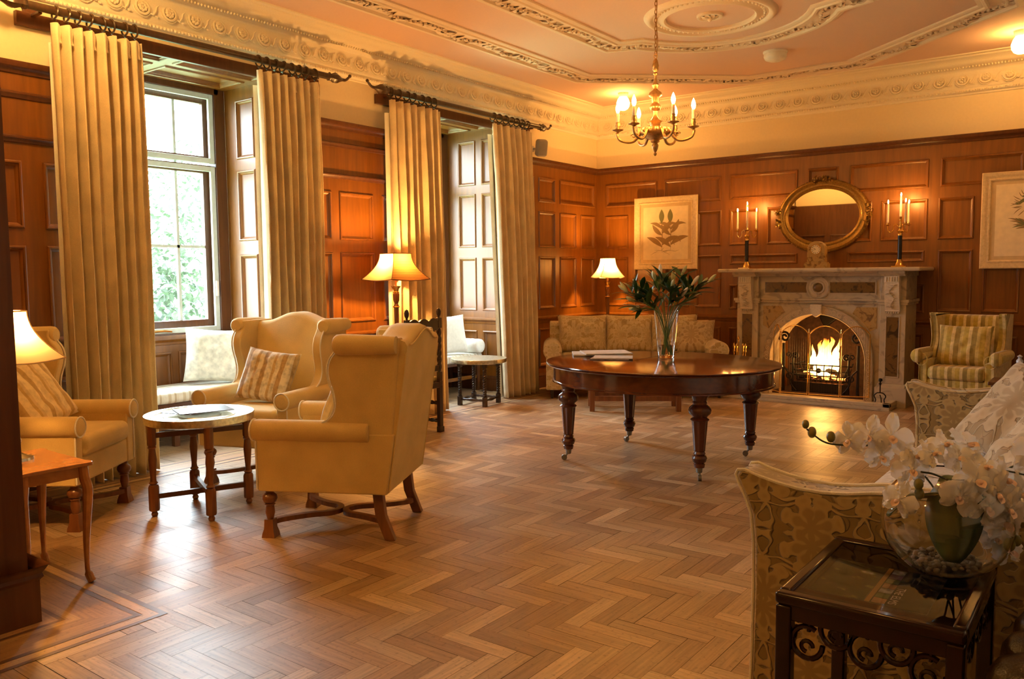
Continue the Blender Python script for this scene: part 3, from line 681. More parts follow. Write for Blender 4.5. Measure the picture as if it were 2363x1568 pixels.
# ---------------------------------------------------------------- curtains and poles
def curtain(label, ya0, ya1, yb0, yb1, folds, seed, lean=0):
    """two-sided pleated cloth hung in front of the left wall; y from a0..a1 at top to b0..b1 at the hem"""
    X0 = -5.56; T = thing('curtain', label, 'curtain', (X0, (yb0+yb1)/2, 0), 0, None); cy = (yb0+yb1)/2
    rnd = random.Random(seed); ph = [rnd.uniform(-.5, .5) for _ in range(folds*2+2)]; am = [rnd.uniform(.6, 1.1) for _ in range(folds+2)]
    g = G(); nu, nv = folds*14, 40
    def f(u, v):
        z = .012+v*3.005; k = u*folds; i = int(min(k, folds-1e-6)); fr = k-i
        w = sin(2*pi*k+.6*ph[i]*sin(pi*fr))
        w = math.copysign(abs(w)**.75, w)
        a = .074*am[i]*(1-.35*v**6)
        y0 = yb0+(ya0-yb0)*v; y1 = yb1+(ya1-yb1)*v
        drift = .5*noise.noise(Vector((u*3+seed, v*1.2, seed)))
        y = y0+(y1-y0)*u+.014*cos(2*pi*k)*(1-v**4)+drift*.03*(1-v)
        xx = a*w+.03*noise.noise(Vector((u*5, v*2.5, seed)))*(1-v)+.012*noise.noise(Vector((u*16, v*5, seed)))
        return (xx, y-cy, z)
    g.grid(f, nu, nv); c = g.build('cloth', 'curt', T, smooth=70, solid=.006)
    h = G(); h.grid(lambda u, v: (-.085+.02*sin(u*folds*4), (yb0+.02+(ya0-yb0)*v)+((yb1-yb0-.04)+(ya1-ya0-yb1+yb0)*v)*u-cy, .015+v*2.9), folds*3, 8); h.build('lining', 'lining', T, smooth=70)
    for i in range(folds):
        y = ya0+(ya1-ya0)*(i+.35+.25*rnd.random())/folds-cy; r = G(); tl = rnd.uniform(-.25, .25)
        R = .042
        r.tube([(R*cos(a)-.02, y+R*sin(a)*sin(tl), 3.095+R*sin(a)) for a in [2*pi*k/18 for k in range(18)]], .0065, 6, closed=True)
        r.ball((-.02, y, 3.045), .008, 6, 4); r.build('ring', 'pole', T)
        p = G(); p.lathe([(.006, 3.03), (.018, 3.015), (.024, 2.98), (.02, 2.93), (.026, 2.90)], (-.005+.0, y, 0), 8); p.build('pleat_head', 'curt', T)
    return T
curtain('heavy beige patterned curtain, leftmost of the four, nearest the camera', 2.56, 3.165, 2.56, 3.15, 8, 3)
curtain('beige curtain on the right side of the big near window, behind the wing chairs', 4.11, 4.74, 4.12, 4.73, 8, 9)
curtain('beige curtain on the left side of the far window, lit by the pleated shade lamp', 5.56, 6.265, 5.57, 6.32, 7, 15)
curtain('beige curtain on the right of the far window, beside the corner sofa', 7.11, 7.84, 7.27, 7.95, 7, 21)
def pole(label, y0, y1):
    T = thing('curtain_pole', label, 'curtain pole', (-5.58, (y0+y1)/2, 3.105), 0, None); h = (y1-y0)/2
    g = G(); g.lathe([(.027, -h), (.027, h)], n=16, axis=1); g.build('pole', 'pole', T)
    for s in (-1, 1):
        g = G(); g.lathe([(.030, 0), (.038, .01), (.038, .02), (.028, .03), (.036, .05), (.047, .075), (.042, .10), (.026, .13), (.018, .15), (.012, .17)][::1], n=14, axis=1, flute=7, fd=.15)
        g.tube(cpath([(0, .15, 0), (0, .20, .004), (0, .235, .03), (0, .25, .045)], 4), [.014]*4+[.012]*4+[.010]*5, 8); g.ball((0, .25, .046), .016, 8, 6)
        g.v = [(x, s*(y+h-.01), z) for x, y, z in g.v]
        if s < 0: g.f = [f[::-1] for f in g.f]
        g.build('finial', 'pole', T)
        g = G(); g.box(-.165, -.145, s*(h-.10)-.05, s*(h-.10)+.05, -.09, .07); g.box(-.15, -.02, s*(h-.10)-.012, s*(h-.10)+.012, -.035, -.015); g.build('bracket', 'oakdark', T, bevel=.004)
    g = G(); g.box(-.168, -.13, -h, h, -.10, -.01); g.build('batten', 'oakdark', T, bevel=.004)
    return T
pole('dark wooden curtain pole with scrolled finials above the near window', 2.42, 4.86)
pole('dark wooden curtain pole with scrolled finials above the far window', 5.55, 8.02)

# ---------------------------------------------------------------- window seats
def bench(label, a, b):
    T = thing('window_bench', label, 'bench', (XW, (a+b)/2, 0)); h = (b-a)/2-.02; D = .52
    g = G(); g.box(0, D, -h, h, .33, .365); g.build('seat_board', 'oakdark', T, bevel=.004)
    for x in (.04, D-.04):
        for y in (-h+.04, 0, h-.04): g = G(); g.box(x-.025, x+.025, y-.025, y+.025, 0, .33); g.build('leg', 'oakdark', T, bevel=.003)
    g = G(); g.box(D-.06, D-.03, -h, h, .15, .19); g.build('rail', 'oak', T, bevel=.003); return T
for (a, b), w in zip(BAYS, ('near window', 'far window')):
    bench('dark oak open bench built below the %s' % w, a, b)
    h = (b-a)/2-.03; g = G(); g.rbox(.02, .55, -h, h, .367, .46, .03); o = g.build('bench_cushion', 'wstripe', smooth=50); o.location = (XW, (a+b)/2, 0)
    tag(o, 'long cream striped cushion on the bench below the %s' % w, 'cushion')
def bolster(label, x0, x1, y, z):
    g = G(); r = .085; g.lathe([(0, x0), (.02, x0), (r*.8, x0+.004), (r, x0+.02)]+[(r+.002*math.sin(i*3), x0+.02+(x1-x0-.04)*i/12) for i in range(13)]+[(r*.8, x1-.004), (.02, x1-.006), (0, x1-.012)], (0, 0, 0), 24, 0)
    o = g.build('bolster', 'wcush', smooth=60); o.location = (0, y, z+r); return tag(o, label, 'bolster')
bolster('cream round bolster at the right end of the near window seat', -6.66, -6.24, 4.48, .46)
bolster('white round bolster behind the small round table at the far window', -6.66, -6.14, 7.60, .46)
cushion('scatter_cushion', 'square pale crumpled faux fur cushion on the near window seat', 'fur', .50, .48, .17, (-6.44, 4.22, .705), radians(62), radians(-14), radians(5), 3, .02)
cushion('scatter_cushion', 'square white cushion leaning on the far window seat', 'wcush', .46, .46, .16, (-6.38, 7.27, .69), radians(62), radians(-14), radians(-3), 8)

# ---------------------------------------------------------------- chairs
def turned_leg(g, x, y, H, s=1.0):
    g.lathe([(.022*s, H), (.024*s, H*.93), (.020*s, H*.90), (.038*s, H*.84), (.042*s, H*.78), (.034*s, H*.71), (.022*s, H*.69), (.030*s, H*.66), (.022*s, H*.63), (.026*s, H*.5), (.018*s, H*.36)], (x, y, 0), 16)
    p = [(.024, H*.36), (.026, H*.18), (.034, .02), (.036, 0)]
    vs = [(x+sx*r*s, y+sy*r*s, z) for r, z in p for sx, sy in ((-1, -1), (1, -1), (1, 1), (-1, 1))]
    g.add(vs, [(k*4+i, k*4+(i+1) % 4, k*4+4+(i+1) % 4, k*4+4+i)[::-1] for k in range(3) for i in range(4)]+[(0, 1, 2, 3), (15, 14, 13, 12)])
def wing_chair(label, loc, rz, fab='linen', pipe='piping', H=1.10, crest=.065, scroll=False, legs=True, group=None):
    T = thing('wing_armchair', label, 'armchair', loc, rz, group); z0 = .26
    def lean(z): return .33+.125*max(0, (z-z0))/.85
    g = G(); g.box(-.325, .325, -.335, .35, z0, .41); g.build('seat_frame', fab, T, bevel=.015, seg=3)
    g = G(); g.rbox(-.265, .265, -.365, .22, .405, .525, .04, 4); g.build('seat_cushion', fab, T, smooth=60)
    # back
    n = 28; top = [(-.33+.66*i/n, H-.03+crest*(.5-.5*cos(2*pi*max(0, min(1, (i/n-.12)/.76))))) for i in range(n+1)]
    g = G(); poly = [(-.33, z0+.01)]+[(.33, z0+.01)]+top[::-1]
    sh = lambda x, y, z: (x, y+lean(z), z)
    # layered so that the top edge is rounded
    for k in range(1):
        lay = [(-.16, .03), (-.145, .008), (-.12, 0), (.0, 0), (.03, .012), (.045, .035)]
        vs = []; m = len(poly)
        cx, cz = 0, .7
        for yy, ins in lay:
            for x, z in poly:
                zz = z-ins if z > .9 else z; xx = x*(1-ins*.6)
                vs.append((xx, yy+lean(zz), zz))
        fs = [[j*m+i, j*m+(i+1) % m, (j+1)*m+(i+1) % m, (j+1)*m+i] for j in range(len(lay)-1) for i in range(m)]
        fs.append(list(range(m))[::-1]); fs.append([(len(lay)-1)*m+i for i in range(m)]); g.add(vs, fs)
    g.build('backrest', fab, T, smooth=50)
    # arms, outer panels and wings
    for s in (-1, 1):
        g = G()
        def X(v): return s*v
        # outer side below the arm
        pl = [(-.34, z0), (.37, z0), (lean(.58)+.04, .58), (-.345, .575)]
        g.prism(pl, 0, min(X(.265), X(.345)), max(X(.265), X(.345)))
        if scroll:
            path = [(X(.32), -.36+.5*i/8, .60+.02*sin(i)) for i in range(9)]
            g.lathe([(.0, -.385), (.05, -.38), (.062, -.37), (.066, -.34), (.06, 0), (.05, .2)], (X(.365), 0, .615), 18, 1)
        else: g.lathe([(.0, -.372), (.044, -.37), (.054, -.36), (.058, -.34), (.058, 0), (.055, .28)], (X(.318), 0, .585), 18, 1)
        g.build('armrest', fab, T, smooth=40, bevel=.008)
        # wing: outline in (y,z), thick slab leaning outwards a touch
        e = [(-.08, .60), (.0, .62), (.07, .66), (.10, .72), (.095, .79), (.075, .86), (.07, .92), (.085, .97), (.115, 1.01), (.13, 1.04), (.13, H-.02)]
        if scroll: e = [(-.02, .64), (.06, .72), (.07, .82), (.04, .92), (.0, 1.0), (.01, H-.03), (.06, H+.0)]
        ed = cpath([(0, a, b) for a, b in e], 4); e = [(p.y, p.z) for p in ed]
        g = G(); wo = e+[(lean(H)+.0, H-.02), (lean(.56)+.03, .56), (-.05, .56)]
        tilt = lambda x, y, z: (x+s*.03*max(0, z-.6)/.5*(1-max(0, min(1, (y)/.5))), y, z)
        g.prism(wo, 0, min(X(.275), X(.338)), max(X(.275), X(.338)), tilt)
        g.build('wing', fab, T, smooth=40, bevel=.014, seg=3)
        if not scroll:
            g = G(); g.T = Matrix.Translation((X(.355), 0, H-.055)); g.lathe([(0, .11), (.040, .112), (.052, .125), (.055, .15), (.050, .36), (.045, .44)], n=18, axis=1); g.T = Matrix.Identity(4)
            g.build('wing_roll', fab, T, smooth=40)
        g = G(); pts = [Vector(tilt(X(.341), p[0]-.003, p[1])) for p in e if p[1] < H-.04]
        fr = [Vector((X(.345), -.345, .30)), Vector((X(.348), -.348, .52))]
        g.tube([tuple(p) for p in pts], .0055, 6); g.build('wing_piping', pipe, T)
        g = G(); g.tube([(X(.344), -.342, z0+.01), (X(.345), -.345, .53)], .005, 6); g.build('front_piping', pipe, T); g = G()
        g.tube([(X(.318)+.056*cos(a), -.364, .585+.056*sin(a)) for a in [pi*2*i/16 for i in range(17)]], .005, 6)
        g.build('arm_piping', pipe, T)
    g = G(); g.tube([(x, lean(z)+.042, z-.03) for x, z in top][2:-2], .005, 6); g.tube([(-.328, lean(z)+.045, z) for z in (.27, .6, H-.1)], .004, 6); g.tube([(.328, lean(z)+.045, z) for z in (.27, .6, H-.1)], .004, 6); g.build('back_seam', fab, T)
    if legs:
        for s in (-1, 1):
            g = G(); turned_leg(g, s*.29, -.30, z0+.01); g.build('front_leg', 'walnut', T, smooth=40)
            g = G(); g.prism([(.27, z0+.01), (.325, z0+.01), (.34, .13), (.39, .0), (.335, 0), (.285, .13)], 0, s*.265-.022, s*.265+.022); g.build('rear_leg', 'walnut', T, bevel=.004)
        g = G(); g.tube(cpath([(-.29, -.30, .075), (-.22, -.27, .075), (-.12, -.15, .075), (-.07, -.05, .075), (0, -.015, .075), (.07, -.05, .075), (.12, -.15, .075), (.22, -.27, .075), (.29, -.30, .075)], 4), 0, rect=(.034, .026))
        g.tube(cpath([(-.265, .33, .075), (-.2, .31, .075), (-.12, .18, .075), (-.07, .06, .075), (0, .022, .075), (.07, .06, .075), (.12, .18, .075), (.2, .31, .075), (.265, .33, .075)], 4), 0, rect=(.034, .026)); g.build('stretcher', 'walnut', T)
    return T
f1 = (-.885, -.466); c1 = (-3.545, 3.085)
wing_chair('beige wing armchair in the foreground, seen from behind and its left side', (-3.52, 3.09, 0), face(*f1))
wing_chair('beige wing armchair facing the camera beside the near window, striped cushion on it', (-4.77, 3.56, 0), face(.33, -.944))
wing_chair('cream wing armchair at far left, half hidden by the table lamp and door pier', (-5.035, 2.18, 0), face(.80, .60))
cushion('scatter_cushion', 'brown and cream fur striped cushion on the wing armchair facing the camera', 'fstripe', .40, .38, .13, (-4.785, 3.55, .705), face(.33, -.944)+radians(8), radians(-24), radians(8), 5, .014)
cushion('scatter_cushion', 'pale striped cushion edge showing inside the foreground wing armchair', 'pstripe', .40, .38, .12, (-3.50, 3.10, .70), face(*f1), radians(-22), 0, 6)
cushion('scatter_cushion', 'gold and cream striped cushion on the cream armchair at far left', 'pstripe', .46, .44, .13, (-5.09, 2.13, .715), face(.80, .60)-radians(12), radians(-30), radians(-14), 2)
CH = wing_chair('gold striped wing armchair with scrolled arms right of the fireplace', (-1.19, 8.62, 0), face(-.08, -1), 'gstripe', 'gstripe', 1.00, .0, True)
CH.scale = (.88, 1, 1)
cushion('scatter_cushion', 'gold striped cushion on the striped armchair by the fireplace', 'gstripe', .46, .40, .15, (-1.20, 8.60, .70), face(-.08, -1), radians(-22), 0, 12, .02)

def carved_chair():
    T = thing('carved_chair', 'tall dark carved oak chair with twisted posts, behind the foreground wing armchair', 'chair', (-5.03, 5.21, 0), face(-1, -.04)); T.scale = (1, .85, 1)
    def twist(g, x, y, z0, z1, r, turns):
        n = int((z1-z0)/.006); 
        for ph in (0, pi): g.tube([(x+r*.42*cos(turns*2*pi*i/n+ph), y+r*.42*sin(turns*2*pi*i/n+ph), z0+(z1-z0)*i/n) for i in range(0, n+1, 2)], r*.66, 7)
    H = 1.11
    for s in (-1, 1):
        x = s*.21; y = .20
        g = G(); g.box(x-.022, x+.022, y-.022, y+.022, .05, .42); g.box(x-.02, x+.02, y-.02, y+.02, .46, .54); twist(g, x, y, .54, .93, .024, 3.2); g.box(x-.023, x+.023, y-.02, y+.02, .93, 1.02)
        g.lathe([(.014, 1.02), (.011, 1.03), (.022, 1.05), (.026, 1.075), (.017, 1.10), (0, H)], (x, y, 0), 12, flute=6, fd=.12); g.box(x-.028, x+.028, y-.022, y+.03, 0, .05); g.box(x-.022, x+.022, y-.022, y+.022, .42, .46); g.build('back_post', 'black', T, bevel=.003)
        g = G(); g.box(x-.022, x+.022, -.23, -.186, 0, .06); twist(g, x, -.208, .06, .37, .024, 2.6); g.box(x-.024, x+.024, -.232, -.184, .37, .44); g.build('front_leg', 'black', T, bevel=.003)
        g = G(); 
        for z in (.10, .26): g.T = Matrix.Translation((x, 0, z)) @ Matrix.Rotation(pi/2, 4, 'X'); twist(g, 0, 0, -.19, .19, .018, 3); g.T = Matrix.Identity(4)
        g.build('side_stretcher', 'black', T)
    g = G(); g.T = Matrix.Translation((0, -.208, .24)) @ Matrix.Rotation(pi/2, 4, 'Y'); twist(g, 0, 0, -.2, .2, .018, 3); g.T = Matrix.Identity(4); g.build('front_stretcher', 'black', T)
    g = G(); g.box(-.23, .23, -.23, .22, .40, .45); g.build('seat_rail', 'black', T, bevel=.005)
    g = G(); g.rbox(-.215, .215, -.235, .18, .45, .50, .024); g.build('seat_pad', 'gstripe', T, smooth=60)
    g = G(); n = 24; tp = [(-.19+.38*i/n, .995+.025*abs(sin(pi*3*i/n))) for i in range(n+1)]; g.prism([(-.19, .91), (.19, .91)]+tp[::-1], 1, .19, .215); g.build('top_rail', 'black', T, bevel=.004)
    g = G(); g.box(-.19, .19, .19, .215, .55, .60); g.build('lower_rail', 'black', T, bevel=.004)
    for x in (-.13, -.065, 0, .065, .13):
        g = G(); g.box(x-.013, x+.013, .196, .21, .60, .915); g.build('slat', 'black', T, bevel=.003)
carved_chair()

# ---------------------------------------------------------------- small tables
def brass_table():
    T = thing('tray_table', 'round engraved brass tray table on folding wooden legs between the wing armchairs', 'side table', (-4.41, 2.775, 0), radians(22))
    g = G(); R = .31; z = .575; g.lathe([(0, z), (R*.3, z), (R*.31, z+.001), (R*.85, z), (R*.9, z), (R*.96, z+.014), (R, z+.016), (R+.002, z+.008), (R, z-.025), (R-.01, z-.032), (0, z-.032)], n=64)
    for q in (.12, .2, .27): g.tube([(R*q/.31*cos(2*pi*i/48), R*q/.31*sin(2*pi*i/48), z) for i in range(48)], .0025, 4, closed=True)
    g.build('tray', 'tray', T, smooth=50)
    for k in range(4):
        a = pi/4+pi/2*k; x, y = .27*cos(a), .27*sin(a); g = G()
        g.lathe([(0, 0), (.014, .0), (.020, .015), (.014, .03), (.016, .036)], (x, y, 0), 12); g.lathe([(.028, .036), (.030, .045), (.030, .175), (.024, .19)], (x, y, 0), 8)
        g.lathe([(.018, .19), (.026, .20), (.018, .21), (.016, .23), (.024, .34), (.018, .40), (.026, .41), (.018, .42)], (x, y, 0), 14); g.lathe([(.024, .42), (.026, .43), (.026, .555)], (x, y, 0), 8); g.build('leg', 'walnut', T, smooth=30)
    for a, zz in ((pi/4, .12), (3*pi/4, .15), (pi/4, .48), (3*pi/4, .505)):
        g = G(); c, s = cos(a)*.27, sin(a)*.27; g.tube([(-c, -s, zz), (c, s, zz)], 0, rect=(.022, .03)); g.build('crossbar', 'oakdark', T)
brass_table()
def sheet(name, label, cat, mat, w, h, t, loc, rz, pages=1, group=None, mats=None):
    g = G(); g.box(-w/2, w/2, -h/2, h/2, 0, t); o = g.build(name, mats or mat, smooth=0, bevel=.0008); o.location = loc; o.rotation_euler = (0, 0, rz); return tag(o, label, cat, group)
sheet('folder', 'dark folder lying flat under another on the brass tray table', 'folder', 'folder', .22, .31, .004, (-4.50, 2.80, .5925), radians(15))
sheet('folder', 'dark folder lying on top of another on the brass tray table', 'folder', 'folder', .22, .31, .004, (-4.44, 2.82, .5968), radians(-20))
def round_table():
    T = thing('round_table', 'small round table with dark barley twist legs below the far window', 'side table', (-5.575, 6.85, 0), radians(10))
    g = G(); z = .50; g.lathe([(0, z-.004), (.27, z-.004), (.285, z), (.30, z), (.303, z-.006), (.298, z-.04), (.285, z-.045), (0, z-.045)], n=48); g.build('top', 'tray', T, smooth=40)
    for k in range(4):
        a = pi/4+pi/2*k; x, y = .215*cos(a), .215*sin(a); g = G(); g.box(x-.021, x+.021, y-.021, y+.021, 0, .10); g.box(x-.021, x+.021, y-.021, y+.021, .41, .456)
        for ph in (0, pi): g.tube([(x+.0115*cos(12*pi*i/80+ph), y+.0115*sin(12*pi*i/80+ph), .10+.31*i/80) for i in range(81)], .0105, 7)
        g.build('leg', 'black', T, bevel=.002)
    for k in range(4):
        a = pi/4+pi/2*k; b = a+pi/2; p, q = Vector((.215*cos(a), .215*sin(a), .065)), Vector((.215*cos(b), .215*sin(b), .065)); g = G()
        g.tube([p+(q-p)*t for t in [i/12 for i in range(13)]], [.008, .012, .014, .010, .014, .017, .020, .017, .014, .010, .014, .012, .008], 8); g.build('stretcher', 'black', T)
round_table()
def lamp_side_table():
    T = thing('side_table', 'small polished walnut table with cabriole legs at far left, under the lamp', 'side table', (-4.0, 1.655, 0))
    g = G(); zt = .565; W, D = .25, .155
    out = []
    for a, b in ((W, D), (-W, D), (-W, -D), (W, -D)):
        sx, sy = (1 if a > 0 else -1), (1 if b > 0 else -1)
        c = [(a-sx*.06, b), (a-sx*.045, b+sy*.008), (a-sx*.012, b+sy*.010), (a+sx*.006, b-sy*.002), (a+sx*.006, b-sy*.025), (a, b-sy*.05)]
        out += c if sx*sy < 0 else c[::-1]
    out = [(x, y) for x, y in out]; out.sort(key=lambda p: math.atan2(p[1]/D, p[0]/W))
    g.prism(out, 2, zt-.018, zt); g.build('top', 'yew', T, bevel=.005, seg=3)
    g = G(); n = 16
    for s in (-1, 1):
        pl = [(-W+.03, zt-.018)]+[(-W+.03+(2*W-.06)*i/n, zt-.075+.018*sin(pi*i/n)**2) for i in range(n+1)]+[(W-.03, zt-.018)]
        g.prism(pl[::-1], 1, s*(D-.03)-.007, s*(D-.03)+.007)
        g.box(s*(W-.035)-.007, s*(W-.035)+.007, -D+.03, D-.03, zt-.07, zt-.018)
    g.build('apron', 'yew', T)
    for sx in (-1, 1):
        for sy in (-1, 1):
            x, y = sx*(W-.03), sy*(D-.028); g = G(); P = [(0, 0, zt-.02), (.004, .0, .49), (.016, .0, .44), (.010, 0, .34), (.0, 0, .2), (-.002, 0, .07), (.006, 0, .03), (.016, 0, .006)]
            pp = cpath([(x+sx*p[0]*.7, y+sy*p[0]*.7, p[2]) for p in P], 4); r = [.024-.0008*i if i < 14 else .013 for i in range(len(pp))]; r = [(.022 if p.z > .4 else .011+.011*max(0, (p.z-.1)/.3)) if p.z > .05 else .017 for p in pp]
            g.tube([tuple(p) for p in pp], r, 10); g.build('leg', 'yew', T)
lamp_side_table()

def shade_square(g, z0, z1, rb, rt_, n=10, curve=2.0):
    """four-sided bell shade, open both ends; slightly bowed sides"""
    K = 6; ring = []
    for j in range(n+1):
        t = j/n; r = rt_+(rb-rt_)*(1-t)**curve; z = z0+(z1-z0)*t; row = []
        for q in range(4):
            a0 = pi/2*q; p, w = Vector((cos(a0), sin(a0))), Vector((cos(a0+pi/2), sin(a0+pi/2)))
            for k in range(K):
                v = (p+(w-p)*k/K)*r; v = v*(1-.0*sin(pi*k/K)); row.append((v.x, v.y, z+(.012*sin(pi*k/K)*(1-t)*-1)))
        ring.append(row)
    m = K*4; vs = [p for q in ring for p in q]; g.add(vs, [[j*m+i, j*m+(i+1) % m, (j+1)*m+(i+1) % m, (j+1)*m+i] for j in range(n) for i in range(m)]); return ring
def lamp(label, loc, z0, zb, zt, rb, rt_, rot, mats=('shade', 'shade'), base='col', lampz=None, power=14):
    """z0 = table height; shade from zb to zt"""
    T = thing('table_lamp', label, 'lamp', (loc[0], loc[1], z0), rot); Zb, Zt = zb-z0, zt-z0
    K = 6; g = G(); rr = shade_square(g, Zb, Zt, rb, rt_); 
    if mats[0] != mats[1]:
        g.mi = [1 if (i % (K*4))//K in (0, 2) else 0 for i in range(len(g.f))]; g.build('shade', list(mats), T, smooth=30)
    else: g.build('shade', mats[0], T, smooth=30)
    g = G()
    for k in (0, -1): g.tube(rr[k], .004, 5, closed=True)
    for q in range(4): g.tube([rr[j][q*K] for j in range(len(rr))], .003, 5)
    g.build('shade_trim', 'framew' if mats[0] == 'shade' else 'walnut', T)
    g = G()
    g.lathe([(0, Zb+.02), (.008, Zb+.02), (.008, Zb-.06), (.012, Zb-.07)], n=12)
    top = Zb-.06
    if base == 'col':
        g.lathe([(.075, 0), (.075, .02), (.06, .03), (.045, .05), (.03, .06), (.036, .075), (.022, .09), (.026, .10), (.018, .13), (.022, top-.20), (.028, top-.19), (.022, top-.175), (.016, top-.16), (.028, top-.13), (.030, top-.07), (.024, top-.065)], n=20, flute=10, fd=.06)
        g.build('base', 'walnut', T, smooth=40)
        g = G(); g.lathe([(.026, top-.07), (.03, top-.055), (.022, top-.05), (.026, top-.03), (.042, top-.008), (.044, top), (.0, top)], n=20, flute=10, fd=.1); g.lathe([(.031, top-.193), (.034, top-.188), (.031, top-.183)], n=20); g.lathe([(.080, 0), (.080, .012), (.074, .022)], n=20); g.build('capital', 'brass', T, smooth=40)
    else:
        g.lathe([(.075, 0), (.072, .012), (.045, .02), (.02, .035), (.016, .06), (.028, .09), (.016, .12), (.012, .2), (.016, top-.05), (.008, top)], n=20); g.build('base', 'silver', T, smooth=40)
    g = G(); g.ball((0, 0, Zb+(Zt-Zb)*.45), .028, 12, 8); g.build('bulb', 'lbulb', T)
    L = bpy.data.lights.new('lamp_light', 'POINT'); L.energy = power; L.color = WARM; L.shadow_soft_size = .03
    lo = bpy.data.objects.new('lamp_light', L); COL.objects.link(lo); lo.parent = T; lo.location = (0, 0, Zb+(Zt-Zb)*.45+.075)
    return T
lamp('lit table lamp with square cream bell shade at far left, cut by the door pier', (-4.07, 1.62), .565, 1.03, 1.25, .225, .075, radians(58), base='silver', power=34)
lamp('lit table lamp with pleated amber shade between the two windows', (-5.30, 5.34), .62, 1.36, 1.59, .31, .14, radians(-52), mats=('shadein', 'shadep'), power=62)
lamp('lit table lamp with cream bell shade in the far corner behind the sofa', (-5.30, 9.12), .60, 1.35, 1.585, .23, .10, radians(8), power=58)
def plain_table(label, loc, w, d, h, mat, rz=0, name='lamp_table'):
    T = thing(name, label, 'side table', (loc[0], loc[1], 0), rz); g = G(); g.box(-w/2, w/2, -d/2, d/2, h-.03, h); g.build('top', mat, T, bevel=.006)
    g = G(); g.box(-w/2+.03, w/2-.03, -d/2+.03, d/2-.03, h-.12, h-.03); g.build('apron', mat, T)
    for sx in (-1, 1):
        for sy in (-1, 1): g = G(); x, y = sx*(w/2-.045), sy*(d/2-.045); g.lathe([(.014, 0), (.018, .1), (.026, h-.13), (.028, h-.03)], (x, y, 0), 12); g.build('leg', mat, T)
plain_table('dark wooden table under the pleated shade lamp, between the windows', (-5.43, 5.34), .40, .42, .62, 'oakdark')
plain_table('dark wooden table behind the corner sofa, holding the cream shade lamp', (-5.34, 9.16), .55, .55, .60, 'oakdark')
# ---------------------------------------------------------------- sofas
def corner_sofa():
    L, D = 2.02, .90; rz = math.atan2(.563, .826)
    fm = Vector((-4.335, 8.08)); back = Vector((-.563, .826)); c = fm+back*D/2
    T = thing('sofa', 'cream damask sofa set across the far corner below the framed print', 'sofa', (c.x, c.y, 0), rz); h = L/2
    g = G(); g.rbox(-h+.04, h-.04, -D/2+.03, D/2-.02, .10, .36, .05, 4); g.build('seat_base', 'dam1', T, smooth=50)
    for i in (-1, 0, 1): g = G(); w = (L-.36)/3; g.rbox(i*w-w/2+.004, i*w+w/2-.004, -D/2, D/2-.24, .35, .48, .05, 4); g.build('seat_cushion', 'dam1', T, smooth=60)
    g = G(); n = 20; poly = [(D/2-.20, .36), (D/2-.01, .36), (D/2, .70)]+[(D/2-.09+.09*cos(a), .77+.06*sin(a)) for a in [pi*i/8 for i in range(9)]]+[(D/2-.19, .70)]
    g.prism(poly, 0, -h+.06, h-.06); g.build('backrest', 'dam1', T, smooth=40, bevel=.01)
    for s in (-1, 1):
        g = G(); cx = h-.10; r = .105; q = [(cx-.085, .10), (cx+.085, .10), (cx+.085, .47)]+[(cx+.012+r*cos(a), .535+r*sin(a)*.95) for a in [radians(-35+235*i/14) for i in range(15)]]+[(cx-.085, .47)]
        q = [(s*x, z) for x, z in q]; q = q if s > 0 else q[::-1]
        g.prism(q, 1, -D/2+.02, D/2-.05); g.build('armrest', 'dam1', T, smooth=40, bevel=.014, seg=3)
    for sx in (-1, 1):
        for sy in (-1, 1): g = G(); x, y = sx*(h-.08), sy*(D/2-.08); g.lathe([(.018, 0), (.03, .11)], (x, y, 0), 4, a0=pi/4); g.build('foot', 'black', T, smooth=0)
    def on(u, v): p = c+Vector((.826, .563))*u-back*v; return p
    specs = [(-.56, .62, 'plump damask back cushion at the left end of the corner sofa', .60, 0), (-.02, .62, 'plump damask back cushion in the middle of the corner sofa', .58, 3), (.50, .62, 'damask back cushion behind the glass vase, on the corner sofa', .58, 7)]
    for i, (u, v, lab, w, sd) in enumerate(specs):
        p = on(u, -.17); cushion('back_cushion', lab, 'dam1', w, .46, .27, (p.x, p.y, .685), rz, radians(-12), 0, sd, .032)
    p = on(.74, -.02); cushion('scatter_cushion', 'small cream cushion at the right arm of the corner sofa', 'damc', .42, .40, .14, (p.x, p.y, .66), rz-radians(15), radians(-18), 0, 11)
corner_sofa()
